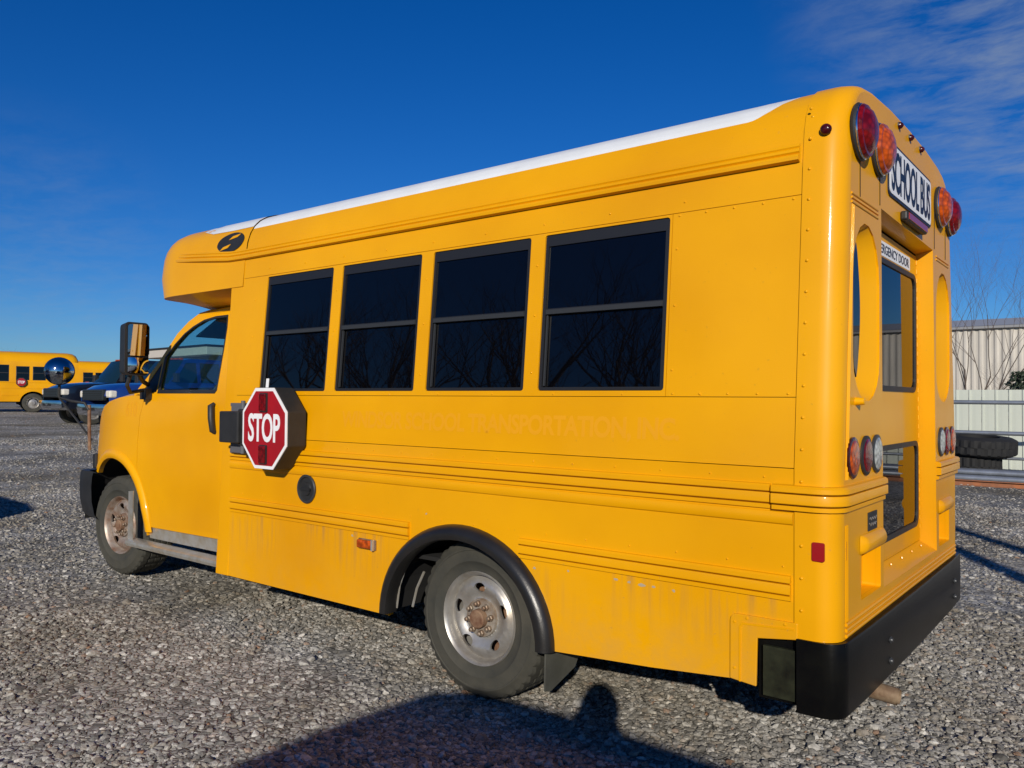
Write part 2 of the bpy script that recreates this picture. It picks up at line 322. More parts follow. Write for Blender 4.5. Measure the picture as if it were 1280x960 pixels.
def ground_mat():
    m = bpy.data.materials.new('crushed_limestone'); m.use_nodes = True; t = m.node_tree; b = t.nodes['Principled BSDF']; X = t.nodes.new; l = t.links.new
    tc = X('ShaderNodeTexCoord'); v = X('ShaderNodeTexVoronoi'); v.inputs['Scale'].default_value = 26; l(tc.outputs['Object'], v.inputs['Vector'])
    hsv = X('ShaderNodeSeparateColor'); l(v.outputs['Color'], hsv.inputs[0])
    cr = X('ShaderNodeValToRGB'); e = cr.color_ramp.elements; e[0].color = (.17, .165, .15, 1); e[1].color = (.58, .56, .51, 1); a = cr.color_ramp.elements.new(.5); a.color = (.36, .345, .315, 1); l(hsv.outputs[0], cr.inputs[0])
    ve = X('ShaderNodeTexVoronoi'); ve.feature = 'DISTANCE_TO_EDGE'; ve.inputs['Scale'].default_value = 26; l(tc.outputs['Object'], ve.inputs['Vector'])
    re = X('ShaderNodeMapRange'); re.inputs[1].default_value = -.10; re.inputs[2].default_value = .14; l(ve.outputs['Distance'], re.inputs[0])
    m1 = X('ShaderNodeMix'); m1.data_type = 'RGBA'; m1.inputs[6].default_value = (.13, .12, .105, 1); l(re.outputs[0], m1.inputs[0]); l(cr.outputs[0], m1.inputs[7])
    n = X('ShaderNodeTexNoise'); n.inputs['Scale'].default_value = .55; n.inputs['Detail'].default_value = 7; n.inputs['Roughness'].default_value = .65; l(tc.outputs['Object'], n.inputs['Vector'])
    rn = X('ShaderNodeMapRange'); rn.inputs[1].default_value = .42; rn.inputs[2].default_value = .66; l(n.outputs[0], rn.inputs[0])
    m2 = X('ShaderNodeMix'); m2.data_type = 'RGBA'; m2.blend_type = 'MULTIPLY'; m2.inputs[7].default_value = (.62, .57, .47, 1); l(rn.outputs[0], m2.inputs[0]); l(m1.outputs[2], m2.inputs[6])
    # wheel tracks: long compacted streaks in the yard beyond
    mp_ = X('ShaderNodeMapping'); mp_.inputs['Rotation'].default_value = (0, 0, R(20)); mp_.inputs['Scale'].default_value = (.9, .09, 1); l(tc.outputs['Object'], mp_.inputs[0])
    n3 = X('ShaderNodeTexNoise'); n3.inputs['Scale'].default_value = 1.; n3.inputs['Detail'].default_value = 5; l(mp_.outputs[0], n3.inputs['Vector'])
    r3 = X('ShaderNodeMapRange'); r3.inputs[1].default_value = .46; r3.inputs[2].default_value = .62; l(n3.outputs[0], r3.inputs[0])
    m3 = X('ShaderNodeMix'); m3.data_type = 'RGBA'; m3.blend_type = 'MULTIPLY'; m3.inputs[7].default_value = (.66, .66, .66, 1); l(r3.outputs[0], m3.inputs[0]); l(m2.outputs[2], m3.inputs[6])
    l(m3.outputs[2], b.inputs['Base Color']); b.inputs['Roughness'].default_value = .95; b.inputs['Specular IOR Level'].default_value = .2
    bp = X('ShaderNodeBump'); bp.inputs['Distance'].default_value = .012; bp.inputs['Strength'].default_value = 1; l(re.outputs[0], bp.inputs['Height']); l(bp.outputs[0], b.inputs['Normal'])
    return m
me.materials.append(ground_mat())

def stone_mat():
    m = bpy.data.materials.new('gravel_stone'); m.use_nodes = True; t = m.node_tree; b = t.nodes['Principled BSDF']; X = t.nodes.new; l = t.links.new
    oi = X('ShaderNodeObjectInfo'); cr = X('ShaderNodeValToRGB'); e = cr.color_ramp.elements
    e[0].position = 0; e[0].color = (.14, .135, .125, 1); e[1].position = 1; e[1].color = (.64, .62, .57, 1)
    for p_, c_ in ((.2, (.25, .24, .22)), (.45, (.38, .365, .335)), (.62, (.31, .27, .22)), (.70, (.44, .425, .39)), (.9, (.52, .50, .46)), (.93, (.30, .17, .10)), (.95, (.58, .55, .50))):
        q = cr.color_ramp.elements.new(p_); q.color = (*c_, 1)
    l(oi.outputs['Random'], cr.inputs[0])
    tc = X('ShaderNodeTexCoord'); n = X('ShaderNodeTexNoise'); n.inputs['Scale'].default_value = 2.2; n.inputs['Detail'].default_value = 5; l(tc.outputs['Object'], n.inputs['Vector'])
    rn = X('ShaderNodeMapRange'); rn.inputs[1].default_value = .35; rn.inputs[2].default_value = .7; rn.inputs[3].default_value = .62; rn.inputs[4].default_value = 1.06; l(n.outputs[0], rn.inputs[0])
    # dusty brown patches over the yard
    gp = X('ShaderNodeNewGeometry'); n2 = X('ShaderNodeTexNoise'); n2.inputs['Scale'].default_value = .55; n2.inputs['Detail'].default_value = 7; n2.inputs['Roughness'].default_value = .65; l(gp.outputs['Position'], n2.inputs['Vector'])
    r2_ = X('ShaderNodeMapRange'); r2_.inputs[1].default_value = .42; r2_.inputs[2].default_value = .66; l(n2.outputs[0], r2_.inputs[0])
    m2 = X('ShaderNodeMix'); m2.data_type = 'RGBA'; m2.blend_type = 'MULTIPLY'; m2.inputs[7].default_value = (.62, .58, .50, 1); l(r2_.outputs[0], m2.inputs[0]); l(cr.outputs[0], m2.inputs[6])
    vm = X('ShaderNodeVectorMath'); vm.operation = 'SCALE'; l(m2.outputs[2], vm.inputs[0]); l(rn.outputs[0], vm.inputs['Scale']); l(vm.outputs[0], b.inputs['Base Color'])
    b.inputs['Roughness'].default_value = .9; b.inputs['Specular IOR Level'].default_value = .25
    return m
MST = stone_mat()
scol = bpy.data.collections.new('stone_shapes')
for i in range(8):
    b = bmesh.new(); bmesh.ops.create_icosphere(b, subdivisions=1 if i < 5 else 2, radius=1.0)
    sx, sy, sz = rng.uniform(.75, 1.25), rng.uniform(.6, 1.0), rng.uniform(.42, .75)
    planes = [(Vector(rng.normal(size=3)).normalized(), rng.uniform(.55, .85)) for _ in range(7)]
    for v in b.verts:
        p = v.co*rng.uniform(.9, 1.12)
        for nn, dd in planes:
            k = p.dot(nn)-dd
            if k > 0: p = p-nn*k
        v.co = Vector((p.x*sx, p.y*sy, p.z*sz))
    m_ = bpy.data.meshes.new('stone_shape'); b.to_mesh(m_); b.free(); m_.materials.append(MST)
    o = bpy.data.objects.new('stone_shape', m_); scol.objects.link(o)
def patch(x, y):
    v = np.sin(x*1.1+y*2.3)+np.sin(x*2.7-y*1.3+2)+np.sin(x*.6+y*.9+4)+.6*np.sin(x*4.1+y*3.7); return np.clip((v-.5)/1.5, 0, 1)
pts = []
def scatter(n, dmin, dmax, s0, s1, a0=-48, a1=48, pw=1.0):
    d = np.sqrt(rng.uniform(dmin**2, dmax**2, n)) if pw == 1 else dmin+(dmax-dmin)*rng.uniform(0, 1, n)**pw
    an = YAW-np.radians(rng.uniform(a0, a1, n))
    x = CAM.x-np.sin(an)*d; y = CAM.y+np.cos(an)*d
    s = s0*np.exp(rng.uniform(0, 1, n)**1.8*math.log(s1/s0))
    keep = ~((x > -3.6) & (x < -.2) & (y > 1.6) & (y < 2.4+d*0)) 
    x, y, s = x[keep], y[keep], s[keep]
    pts.append(np.stack([x, y, gh(x, y)+s*rng.uniform(-.35, .30, len(x))-.005*patch(x, y), s], 1))
scatter(110000, 1.2, 6.2, .0068, .0250); scatter(1500, 1.2, 9, .022, .040)
scatter(95000, 5.8, 13, .009, .027); scatter(45000, 12.5, 24, .014, .030, -42, 40); scatter(26000, 20, 48, .016, .032, -42, 40, 1.6)
P = np.concatenate(pts); npt = len(P)
pm = bpy.data.meshes.new('gravel_stones'); pm.vertices.add(npt); pm.vertices.foreach_set('co', P[:, :3].astype(np.float32).ravel())
at_ = pm.attributes.new('sc', 'FLOAT', 'POINT'); at_.data.foreach_set('value', P[:, 3].astype(np.float32))
rr_ = rng.uniform(0, 2*pi, (npt, 3)); rr_[:, :2] = rng.normal(0, .30, (npt, 2)); ar = pm.attributes.new('ro', 'FLOAT_VECTOR', 'POINT'); ar.data.foreach_set('vector', rr_.astype(np.float32).ravel())
stones = bpy.data.objects.new('gravel_stones', pm); C.objects.link(stones); tag(stones, 'loose grey crushed gravel covering the yard around the bus', 'gravel', kind='stuff')
ng = bpy.data.node_groups.new('scatter_stones', 'GeometryNodeTree')
ng.interface.new_socket('Geometry', in_out='INPUT', socket_type='NodeSocketGeometry'); ng.interface.new_socket('Geometry', in_out='OUTPUT', socket_type='NodeSocketGeometry')
gi = ng.nodes.new('NodeGroupInput'); go = ng.nodes.new('NodeGroupOutput'); ci = ng.nodes.new('GeometryNodeCollectionInfo'); ci.inputs['Collection'].default_value = scol
ci.inputs['Separate Children'].default_value = True; ci.inputs['Reset Children'].default_value = True
ip = ng.nodes.new('GeometryNodeInstanceOnPoints'); ip.inputs['Pick Instance'].default_value = True
na = ng.nodes.new('GeometryNodeInputNamedAttribute'); na.data_type = 'FLOAT'; na.inputs['Name'].default_value = 'sc'
nv = ng.nodes.new('GeometryNodeInputNamedAttribute'); nv.data_type = 'FLOAT_VECTOR'; nv.inputs['Name'].default_value = 'ro'
gl_ = ng.links.new; gl_(gi.outputs[0], ip.inputs['Points']); gl_(ci.outputs[0], ip.inputs['Instance']); gl_(na.outputs['Attribute'], ip.inputs['Scale']); gl_(nv.outputs['Attribute'], ip.inputs['Rotation']); gl_(ip.outputs[0], go.inputs[0])
md = stones.modifiers.new('scatter', 'NODES'); md.node_group = ng

# ------------------------------------------------------------------ the short school bus
bus = empty('school_bus', 'short yellow school bus with white roof and folded stop sign, large in the foreground', 'school bus')
LEAN = .082; LEANR = .12; WB_ = 2.235
def yl(z): return LEAN*max(0, z-1.2)
def yr(z): return WB_-LEANR*max(0, z-1.2)
def sideL(x, z, d): return (x, yl(z)+d, z)
def sideR(x, z, d): return (x, yr(z)-d, z)
WIN = [(-3.41, -2.78), (-2.70, -2.075), (-1.992, -1.37), (-1.29, -.662)]; ZB, ZT = 1.478, 2.187
XE = -.128
def prof(inset=0, zb=.6, lift=0.0):
    """cross-section of the shell from the left skirt over the roof to the right skirt"""
    pl = [(yl(zb), zb), (0, 1.2), (yl(1.75), 1.75), (yl(2.30), 2.30), (.098, 2.37), (.108, 2.44), (.128, 2.50), (.158, 2.55), (.20, 2.592), (.255, 2.625), (.33, 2.650), (.46, 2.670), (.75, 2.689), (1.1, 2.695)]
    if zb >= 1.2: pl = [(yl(zb), zb)]+[p for p in pl[1:] if p[1] > zb]
    k = lambda z: (yr(z)-1.1)/(1.1-yl(z)) if z < 2.31 else (yr(2.3)-1.1)/(1.1-yl(2.3))
    pr = [(1.1+(1.1-y)*k(z), z) for y, z in reversed(pl[:-1])]
    full = pl+pr
    if inset or lift:
        o = []
        for i, (y, z) in enumerate(full):
            a = full[max(0, i-1)]; b = full[min(len(full)-1, i+1)]; d = Vector((b[0]-a[0], b[1]-a[1])).normalized(); nx_, nz_ = -d.y, d.x
            if i in (0, len(full)-1): nz_ = 0; nx_ = -1 if i == 0 else 1
            o.append((y+nx_*(lift-inset), z+nz_*(lift-inset*.4)))
        return o
    return full
# lower side panels with the rear wheel arch
ARC = circ(-1.712, .34, .50, .455, 28, 180, 0)
def low(side):
    o = [(-3.668, .322), (-2.212, .322)]+[p for p in ARC if p[1] > .33]+[(-1.21, .342), (-.70, .375), (-.362, .406), (-.362, .63), (XE-.004, .63), (XE-.004, 1.197), (-3.668, 1.197)]
    return MB().plate(o, [], sideL if side else sideR, .03).obj('lower_side_panel', MYD, bus)
low(True); low(False)
for sgn, mf in ((1, sideL), (0, sideR)):
    holes = [rrect(a, b, ZB, ZT, .012, 2) for a, b in WIN]
    MB().plate([(-3.668, 1.2), (XE-.004, 1.2), (XE-.004, 1.452), (-3.668, 1.452)], [], mf, .025).obj('waist_panel', MY, bus)
    MB().plate([(-3.668, 1.4545), (-.652, 1.4545), (-.652, 2.197), (-3.668, 2.197)], holes, mf, .025).obj('window_panel', MY, bus)
    MB().plate([(-.6495, 1.4545), (XE-.004, 1.4545), (XE-.004, 2.197), (-.6495, 2.197)], [], mf, .025).obj('blank_side_panel', MY, bus)
    MB().plate([(-3.668, 2.1995), (XE-.004, 2.1995), (XE-.004, 2.335), (-3.668, 2.335)], [], mf, .025).obj('header_panel', MY, bus)
    # front corner post
    MB().plate([(-3.812, .317), (-3.671, .319), (-3.671, 2.335), (-3.812, 2.335)], [], lambda x, z, d, mf=mf: (mf(x, z, d)[0], mf(x, z, d)[1]-.004*(1 if mf is sideL else -1), z), .035).obj('corner_post', MY, bus, bevel=.006)
# dark lining behind the skins shows in the seams
for mf in (sideL, sideR):
    b_ = MB(); b_.plate([(-3.79, .55), (-2.3, .55), (-2.3, .9), (-1.1, .9), (-1.1, .62), (-.14, .62), (-.14, 1.45), (-3.79, 1.45)], [], lambda x, z, d, mf=mf: mf(x, z, .036+d), .01)
    b_.plate([(-3.79, 1.452), (-.14, 1.452), (-.14, 2.34), (-3.79, 2.34)], [rrect(a-.01, b+.01, ZB-.01, ZT+.01, .012, 2) for a, b in WIN], lambda x, z, d, mf=mf: mf(x, z, .028+d), .01)
    b_.obj('inner_lining', MDARK, bus)

# windows
for mf, nm in ((sideL, 1), (sideR, 0)):
    for i, (a, b) in enumerate(WIN):
        f = MB(); zm = 1.835
        f.plate(rrect(a+.002, b-.002, ZB+.002, ZT-.002, .012, 2), [[(a+.018, ZB+.016), (b-.020, ZB+.016), (b-.020, zm-.013), (a+.018, zm-.013)], [(a+.018, zm+.013), (b-.020, zm+.013), (b-.020, ZT-.052), (a+.018, ZT-.052)]], lambda x, z, d, mf=mf: mf(x, z, .006+d), .03)
        wo = f.obj('window', MFRM, bus)
        r_ = MB(); r_.box(a+.02, b-.02, 0, .01, zm-.017, zm+.006)
        yy = yl(zm); 
        r_ = MB(); p0 = mf(a+.024, zm, -.0); s_ = 1 if mf is sideL else -1
        r_.box(a+.024, b-.024, min(p0[1]+.001*s_, p0[1]+.012*s_), max(p0[1]+.001*s_, p0[1]+.012*s_), zm-.012, zm+.008); r_.obj('sash_rail', MFRM2, wo)
        r_ = MB(); r_.plate([(a+.0215, ZB+.022), (a+.029, ZB+.022), (a+.029, zm-.016), (a+.0215, zm-.016)], [], lambda x, z, d, mf=mf: mf(x, z, .012+d), .01); r_.obj('sash_stile', MFRM2, wo)
        for (z0, z1, dd) in ((ZB+.012, zm-.010, .026), (zm+.010, ZT-.048, .014)):
            MB().plate([(a+.014, z0), (b-.016, z0), (b-.016, z1), (a+.014, z1)], [], lambda x, z, d, mf=mf, dd=dd: mf(x, z, dd+d), .004).obj('pane', MGL, wo)
# small white sticker at the corner of the foremost window
MB().plate([(-3.372, 1.500), (-3.345, 1.500), (-3.345, 1.556), (-3.372, 1.556)], [], lambda x, z, d: sideL(x, z, .022+d), .002).obj('window_sticker', MWHT, bus)

# roof shell
def roofsec(x, lo, hi, lift=0.0):
    p = prof(lift=lift); return [(x, y, z) for (y, z) in p[lo:hi]]
full = prof(); NP = len(full); IW = 6.62    # cross-section parameter where the white coat starts
def ptf(i0):
    lo = min(int(i0), NP-2); fr = i0-lo; return tuple(full[lo][j]*(1-fr)+full[lo+1][j]*fr for j in (0, 1))
def span(x, a, b, n): return [(x, *ptf(a+(b-a)*j/n)) for j in range(n+1)]
st_ = [(-3.668, 0.0), (-2.0, 0.0), (-.36, 0.0)]+[(-.36+.232*k/12, 2.9*((k/12)**2*(3-2*k/12))) for k in range(1, 13)]
MB().grid([span(x, IW+s_, NP-1-IW-s_, 40) for x, s_ in st_]).obj('white_roof', MW, bus, smooth=40)
MB().grid([span(x, 3, IW, 8) for x, s_ in st_]).obj('roof_side', MY, bus, smooth=40)
MB().grid([span(x, NP-1-IW, NP-4, 8) for x, s_ in st_]).obj('roof_side', MY, bus, smooth=40)
MB().grid([span(x, IW, IW+s_, 8) for x, s_ in st_[2:]]).obj('roof_band', MY, bus, smooth=40)
MB().grid([span(x, NP-1-IW-s_, NP-1-IW, 8) for x, s_ in st_[2:]]).obj('roof_band', MY, bus, smooth=40)

# front cap over the cab
capb = MB(); rows = []
pc = prof(zb=2.15)
def capsec(x, ins, drop, lift=0.004):
    p = prof(zb=2.15, lift=lift); o = []
    for y, z in p:
        u = (y-1.1)/1.1; yy = 1.1+(y-1.1)*(1-ins/1.1); zz = z-drop*max(0, (z-2.15)/.545)
        xx = x+(min(1, (-4.3-x)/.5)*max(0, 2.26-zz)*.55 if x < -4.3 else 0)
        o.append((xx, yy, zz))
    return o
xsC = [(-3.672, 0, 0), (-3.9, 0, 0), (-4.15, .0, .0), (-4.32, .0, .002)]
for k in range(1, 11):
    th = R(9*k); sn_ = math.sin(th)**.68; cs_ = max(0, math.cos(th))**.68; xsC.append((-4.42-.45*sn_, .21*(1-cs_), .17*(1-cs_)**1.8))
rows = [capsec(*a) for a in xsC]
nfr = 3
capb.grid(rows); last = rows[-1]; capb.add([(last[-1][0]-.02, 1.1, 2.33)]+last, [(0, i+1, i+2) for i in range(len(last)-1)]+[(0, len(last), 1)])
capb.obj('front_cap', MY, bus, smooth=35)
# white coat on the cap, 3 mm proud
wb = MB(); n_ = len(rows[0]); rw = []
for i, (x, ins, drop) in enumerate(xsC[:8]):
    s_ = capsec(x, ins, drop, .007); t = 0 if x > -4.0 else min(1, (-4.0-x)/.62); k0 = (n_-1)/2*(t**2.6)*.55+ (IW-1.75)
    k0 = min(k0, (n_-1)/2-.5); q = []
    for j in range(25):
        f_ = k0+(n_-1-2*k0)*j/24; a_ = int(min(f_, n_-2)); fr = f_-a_; q.append(tuple(s_[a_][m]*(1-fr)+s_[a_+1][m]*fr for m in range(3)))
    rw.append(q)
wb.grid(rw); wb.obj('white_roof_front', MW, bus, smooth=40)
# cap underside: flat rim then a bulge that meets the cab roof
ub = MB(); rows2 = []
for i, (x, ins, drop) in enumerate(xsC):
    y0 = rows[i][0][1]; y1 = rows[i][-1][1]; r_ = []
    for j in range(17):
        u = j/16; y = y0+(y1-y0)*u; e = min(u, 1-u)*2; bul = .11*min(1, e*2.6)*min(1, max(0, (x+4.93)/.45)); r_.append((rows[i][0][0], y, 2.15-bul+.0))
    rows2.append(r_)
ub.grid(rows2); ub.obj('cap_underside', MY, bus, smooth=50)
MB().lathe([(0, 0), (0, .09), (.012, .095), (.03, .08), (.036, 0)], 20, (-4.58, .52, 2.655), 'Z').obj('roof_vent', MW, bus, smooth=40)
# little clearance lamps on the brow
for z in (2.235, 2.262):
    MB().box(-4.775, -4.745, .235, .275, z, z+.018).obj('brow_lamp', MRDK, bus)
# oval badge with two slanted bars
_pc = prof(zb=2.15, lift=.004)[:12]
ycap = lambda z: float(np.interp(z, [p[1] for p in _pc], [p[0] for p in _pc]))
bd = MB(); bd.plate(circ(-3.868, 2.462, .152, .068, 36), [], lambda x, z, d: (x, ycap(z)-.006+d, z-.002), .005, grid=.012)
bg_ = bd.obj('badge', MBLK, bus, smooth=30)
bd = MB()
yf = lambda z: ycap(z)-.009
for qd in ([(-3.905, 2.470), (-3.79, 2.487), (-3.755, 2.520), (-3.86, 2.505)], [(-3.985, 2.404), (-3.875, 2.420), (-3.835, 2.457), (-3.94, 2.437)]):
    qx = sum(p[0] for p in qd)/4; qz = sum(p[1] for p in qd)/4; qd = [(qx+(p[0]-qx)*.80, qz+(p[1]-qz)*.66) for p in qd]
    bd.plate(qd, [], lambda x, z, d: (x, yf(z)+d, z-.002), .002, grid=.012)
bd.obj('badge_bar', MY, bg_)

# rub rails and gutter (extruded profiles)
def rail(path, pr, name, m=MY, par=bus, endcap=True):
    """path: (x, yoffset, dz); pr: (out, z)"""
    b = MB(); rows = [[(x, yl(z+dz)+y0-o, z+dz) for (o, z) in pr] for (x, y0, dz) in path]; b.grid(rows)
    if endcap: b.add(rows[0], [tuple(range(len(pr)))]); b.add(rows[-1], [tuple(range(len(pr)))])
    return b.obj(name, m, par, smooth=25)
RP = [(-.004, .030), (.010, .027), (.016, .020), (.0165, .005), (.0155, .003), (-.001, .002), (-.001, -.002), (.0155, -.003), (.0165, -.006), (.0165, -.036), (.0155, -.038), (-.001, -.040), (-.001, -.044), (.009, -.045), (.009, -.060), (-.004, -.064)]
def rp(z0): return [(o, z+z0) for o, z in RP]
rail([(-3.665, 0, 0), (-.215, 0, 0)], rp(1.111), 'rub_rail')
rail([(-3.665, 0, 0), (XE-.006, 0, 0)], [(-.004, 1.044), (.004, 1.040), (.008, 1.032), (.0095, 1.022), (.009, 1.010), (.006, 1.0), (-.004, .992)], 'belt_moulding')
rail([(-3.652, 0, 0), (-2.066, 0, 0)], rp(.787), 'rub_rail'); rail([(-1.362, 0, 0), (XE-.012, 0, 0)], rp(.787), 'rub_rail')
GP = [(-.002, 2.392), (.006, 2.389), (.008, 2.381), (.004, 2.375), (.010, 2.370), (.012, 2.360), (.005, 2.353), (.014, 2.349), (.019, 2.340), (.017, 2.328), (-.002, 2.322)]
rail([(-3.70, -.006, 0), (XE-.012, -.006, 0)], GP, 'roof_gutter')
rail([(-4.63, .036, .075), (-4.50, .012, .062), (-4.3, .0, .045), (-4.0, -.006, .018), (-3.84, -.006, .003), (-3.70, -.006, 0)], GP, 'roof_gutter')
for zz in (1.114, .79): pass

# rear cap shell
def wall_mm(*a): pass
XR = .02; RC = .08
rows = []
for x, ins in [(XE, 0)]+[(XR-RC+RC*math.sin(R(a)), RC*(1-math.cos(R(a)))) for a in (0, 15, 30, 45, 60, 75, 90)]:
    rows.append([(x, y, z) for y, z in prof(inset=ins, lift=.006)])
b_ = MB(); b_.grid(rows)
b_.obj('rear_corner_shell', MY, bus, smooth=40)
ring = [(p[1], p[2]) for p in rows[-1]]
DL = [(.585, 2.222), (.615, .69)]; DR = [(1.668, .69), (1.592, 2.205)]
door_open = [DL[0], DL[1], DR[0], DR[1]]
def capsule(y0, y1, z0, z1, n=9):
    r = (y1-y0)/2; cy = (y0+y1)/2
    return [(cy+r*math.cos(R(180*k/n)), z1-r*1.15+r*1.15*math.sin(R(180*k/n))) for k in range(n+1)]+[(cy+r*math.cos(R(180+180*k/n)), z0+r*.9+r*.9*math.sin(R(180+180*k/n))) for k in range(n+1)]
PO = [capsule(.185, .555, 1.44, 2.12), capsule(1.66, 2.02, 1.44, 2.12)]
PK = [rrect(.285, .570, .70, .875, .012, 2), rrect(1.72, 1.99, .70, .875, .012, 2)]
rearf = lambda y, z, d: (XR-d, y, z)
b_ = MB(); b_.plate(ring, [door_open]+PO+PK, rearf, .02); b_.obj('rear_panel', MY, bus)
# door recess: sloping jambs, soffit and sill
XD = -.058
def jamb(a, b, ia, ib, name='door_jamb'):
    return MB().add([(XR-.001, *a), (XR-.001, *b), (XD, *ib), (XD, *ia)], [(0, 1, 2, 3)]).obj(name, MY, bus)
IL = [(.60, 2.205), (.63, .735)]; IR = [(1.655, .735), (1.582, 2.19)]
jamb(DL[0], DL[1], IL[0], IL[1]); jamb(DR[0], DR[1], IR[0], IR[1]); jamb(DL[0], DR[1], IL[0], IR[1], 'door_soffit'); jamb(DL[1], DR[0], IL[1], IR[0], 'door_sill')
doorp = MB().plate([(.612, 2.19), (.642, .739), (1.644, .739), (1.572, 2.177)], [rrect(.68, 1.545, 1.50, 2.065, .05, 4), rrect(.69, 1.585, .83, 1.235, .05, 4)], lambda y, z, d: (XD+.004-d, y, z), .04).obj('emergency_door', MY, bus)
MB().add([(XD-.02, .58, .70), (XD-.02, 1.70, .70), (XD-.02, 1.66, 2.25), (XD-.02, .56, 2.25)], [(0, 1, 2, 3)]).plate([(.58, .72), (1.69, .72), (1.62, 2.21), (.56, 2.21)], [rrect(.66, 1.56, 1.48, 2.09, .05, 4), rrect(.67, 1.60, .81, 1.25, .05, 4)], lambda y, z, d: (XD-.03-d, y, z), .001)
for zz0, zz1, y0, y1 in ((1.50, 2.065, .68, 1.545), (.83, 1.235, .69, 1.585)):
    gk = MB().plate(rrect(y0-.012, y1+.012, zz0-.012, zz1+.012, .055, 4), [rrect(y0+.012, y1-.012, zz0+.012, zz1-.012, .045, 4)], lambda y, z, d: (XD+.009-d, y, z), .012).obj('window_seal', MBLK, doorp)
    MB().plate(rrect(y0, y1, zz0, zz1, .05, 4), [], lambda y, z, d: (XD+.002-d, y, z), .005).obj('door_glass', MGL, doorp)
v_, f_ = text_mesh('EMERGENCY DOOR', .62, .042, .001, .012)
MB().plate(rrect(.76, 1.43, 2.085, 2.150, .008, 2), [], lambda y, z, d: (XD+.006-d, y, z), .003).obj('door_decal', MWHT, doorp)
MB().add([(XD+.0062+z, 1.095+x, 2.117+y) for x, y, z in v_], f_).obj('door_lettering', MNAVY, doorp, fix=False)
hb = MB()
for k in range(30):
    z = .80+k*.046; yk = 1.64-(z-.75)*.049; hb.lathe([(0, 0), (0, .006), (.022, .006), (.022, 0)], 8, (XD+.006, yk-.004, z), 'Z')
tag(hb.obj('door_hinge', MY, doorp), kind='stuff')
MB().tube([(XD+.01, .70, 1.40), (XD+.045, .70, 1.40), (XD+.045, .70, 1.30), (XD+.01, .70, 1.30)], .008).obj('door_handle', MBLK, doorp)
hh = MB()
for k in range(5): MB().lathe([(0, .006), (.006, .004), (.008, 0)], 8, (XR-.05, .75+k*.2, .722), 'Z').obj('sill_bolt', MY, bus)
# scooped quarter windows
for i, pol in enumerate(PO):
    y0 = min(p[0] for p in pol); y1 = max(p[0] for p in pol); cy = (y0+y1)/2; cz = 1.78
    b = MB(); rws = []
    for t, dep in ((0, 0), (.12, .035), (.24, .062), (.34, .078), (.42, .084)):
        rws.append([(XR-.004-dep, y0+.004+(p[0]-y0)*(1-t*1.35), cz+(p[1]-cz)*(1-t*.55)) for p in pol])
    b.grid(rws, close=True); b.obj('window_scoop', MY, bus, smooth=50)
    MB().add(rws[-1], [tuple(range(len(pol)))]).obj('quarter_glass', MGL, bus)
for y0 in (.187,):
    n_ = 14; lft = [(y0+.055-.055*math.sin(pi*k/n_)**.45, 1.53+.50*k/n_) for k in range(n_+1)]; rgt = [(y0+.060+.045*math.sin(pi*k/n_), 1.53+.50*k/n_) for k in range(n_, -1, -1)]
    MB().plate(lft+rgt[1:-1], [], lambda y, z, d: (XR-.004-d, y, z), .010).obj('quarter_window', MGL, bus)
# pockets below the lamps
for i, pol in enumerate(PK):
    b = MB(); a = [(XR-.0203, p[0], p[1]) for p in pol]; c = [(XR-.07, p[0], p[1]) for p in pol]; b.grid([a, c], close=True); b.add(c, [tuple(range(len(c)))]); b.obj('step_pocket', MY, bus)
    y0 = min(p[0] for p in pol); y1 = max(p[0] for p in pol); b = MB(); rws = []
    for k in range(7):
        t = k/6; a_ = R(-90+180*t); rws.append([(XR+.001+.028*max(0, math.cos(a_))*e, y, .905+.035*math.sin(a_)) for y, e in ((y0-.015, 0), (y0+.0, .75), (y0+.02, 1), (y1-.02, 1), (y1, .75), (y1+.015, 0))])
    b.grid(rws); b.obj('grab_lip', MY, bus, smooth=60)
# rear mouldings: bottom ribs, corner ribs, eyebrow
b_ = MB()
for z in (.612, .632, .652): MB().tube([(XR+.002, .085, z), (XR+.002, 2.14, z)], .0065, 8).obj('rear_rib', MY, bus, smooth=60)
b_ = MB()
for y in (.088, .100, .112):
    for pth in ([(XR+.001, y, .66), (XR+.001, y, 1.0)], [(XR+.001, y, 1.16), (XR+.001, y+.03, 1.6), (XR+.001, y+.085, 2.16)]): MB().tube(pth, .0028, 6).obj('corner_rib', MY, bus, smooth=60)
for z in (2.168, 2.184, 2.20): MB().tube([(XR+.001, .165, z), (XR+.001, .53, z+.003)], .0045, 6).obj('corner_rib', MY, bus, smooth=60)
for z in (2.168, 2.184): MB().tube([(XR+.001, 1.66, z), (XR+.001, 1.98, z)], .0045, 6).obj('corner_rib', MY, bus, smooth=60)
# rub rail that wraps round the rear corners
def wrap(sgn):
    pr = rp(1.111)+[]
    path = []
    y0 = -.006
    pts_ = [(-.21, 0, 1, 0)]
    pts_ = [(-.205, y0, 0, -1), (XR-RC, y0, 0, -1)]
    for a in (18, 36, 54, 72): pts_.append((XR-RC+(RC)*math.sin(R(a)), y0+RC-RC*math.cos(R(a)), math.sin(R(a)), -math.cos(R(a))))
    pts_ += [(XR, y0+RC, 1, 0), (XR, .585, 1, 0)]
    rows = []
    for (x, y, nx_, ny_) in pts_:
        e = .0 if False else 1.0
        rows.append([(x+nx_*(o*1.3+.003), y+ny_*(o*1.3+.003), z) for o, z in pr])
    if sgn < 0: rows = [[(x, WB_-y, z) for x, y, z in r] for r in rows]
    b = MB(); b.grid(rows); b.add(rows[0], [tuple(range(len(pr)))]); b.add(rows[-1], [tuple(range(len(pr)))]); b.obj('corner_rub_rail', MY, bus, smooth=25)
wrap(1); wrap(-1)
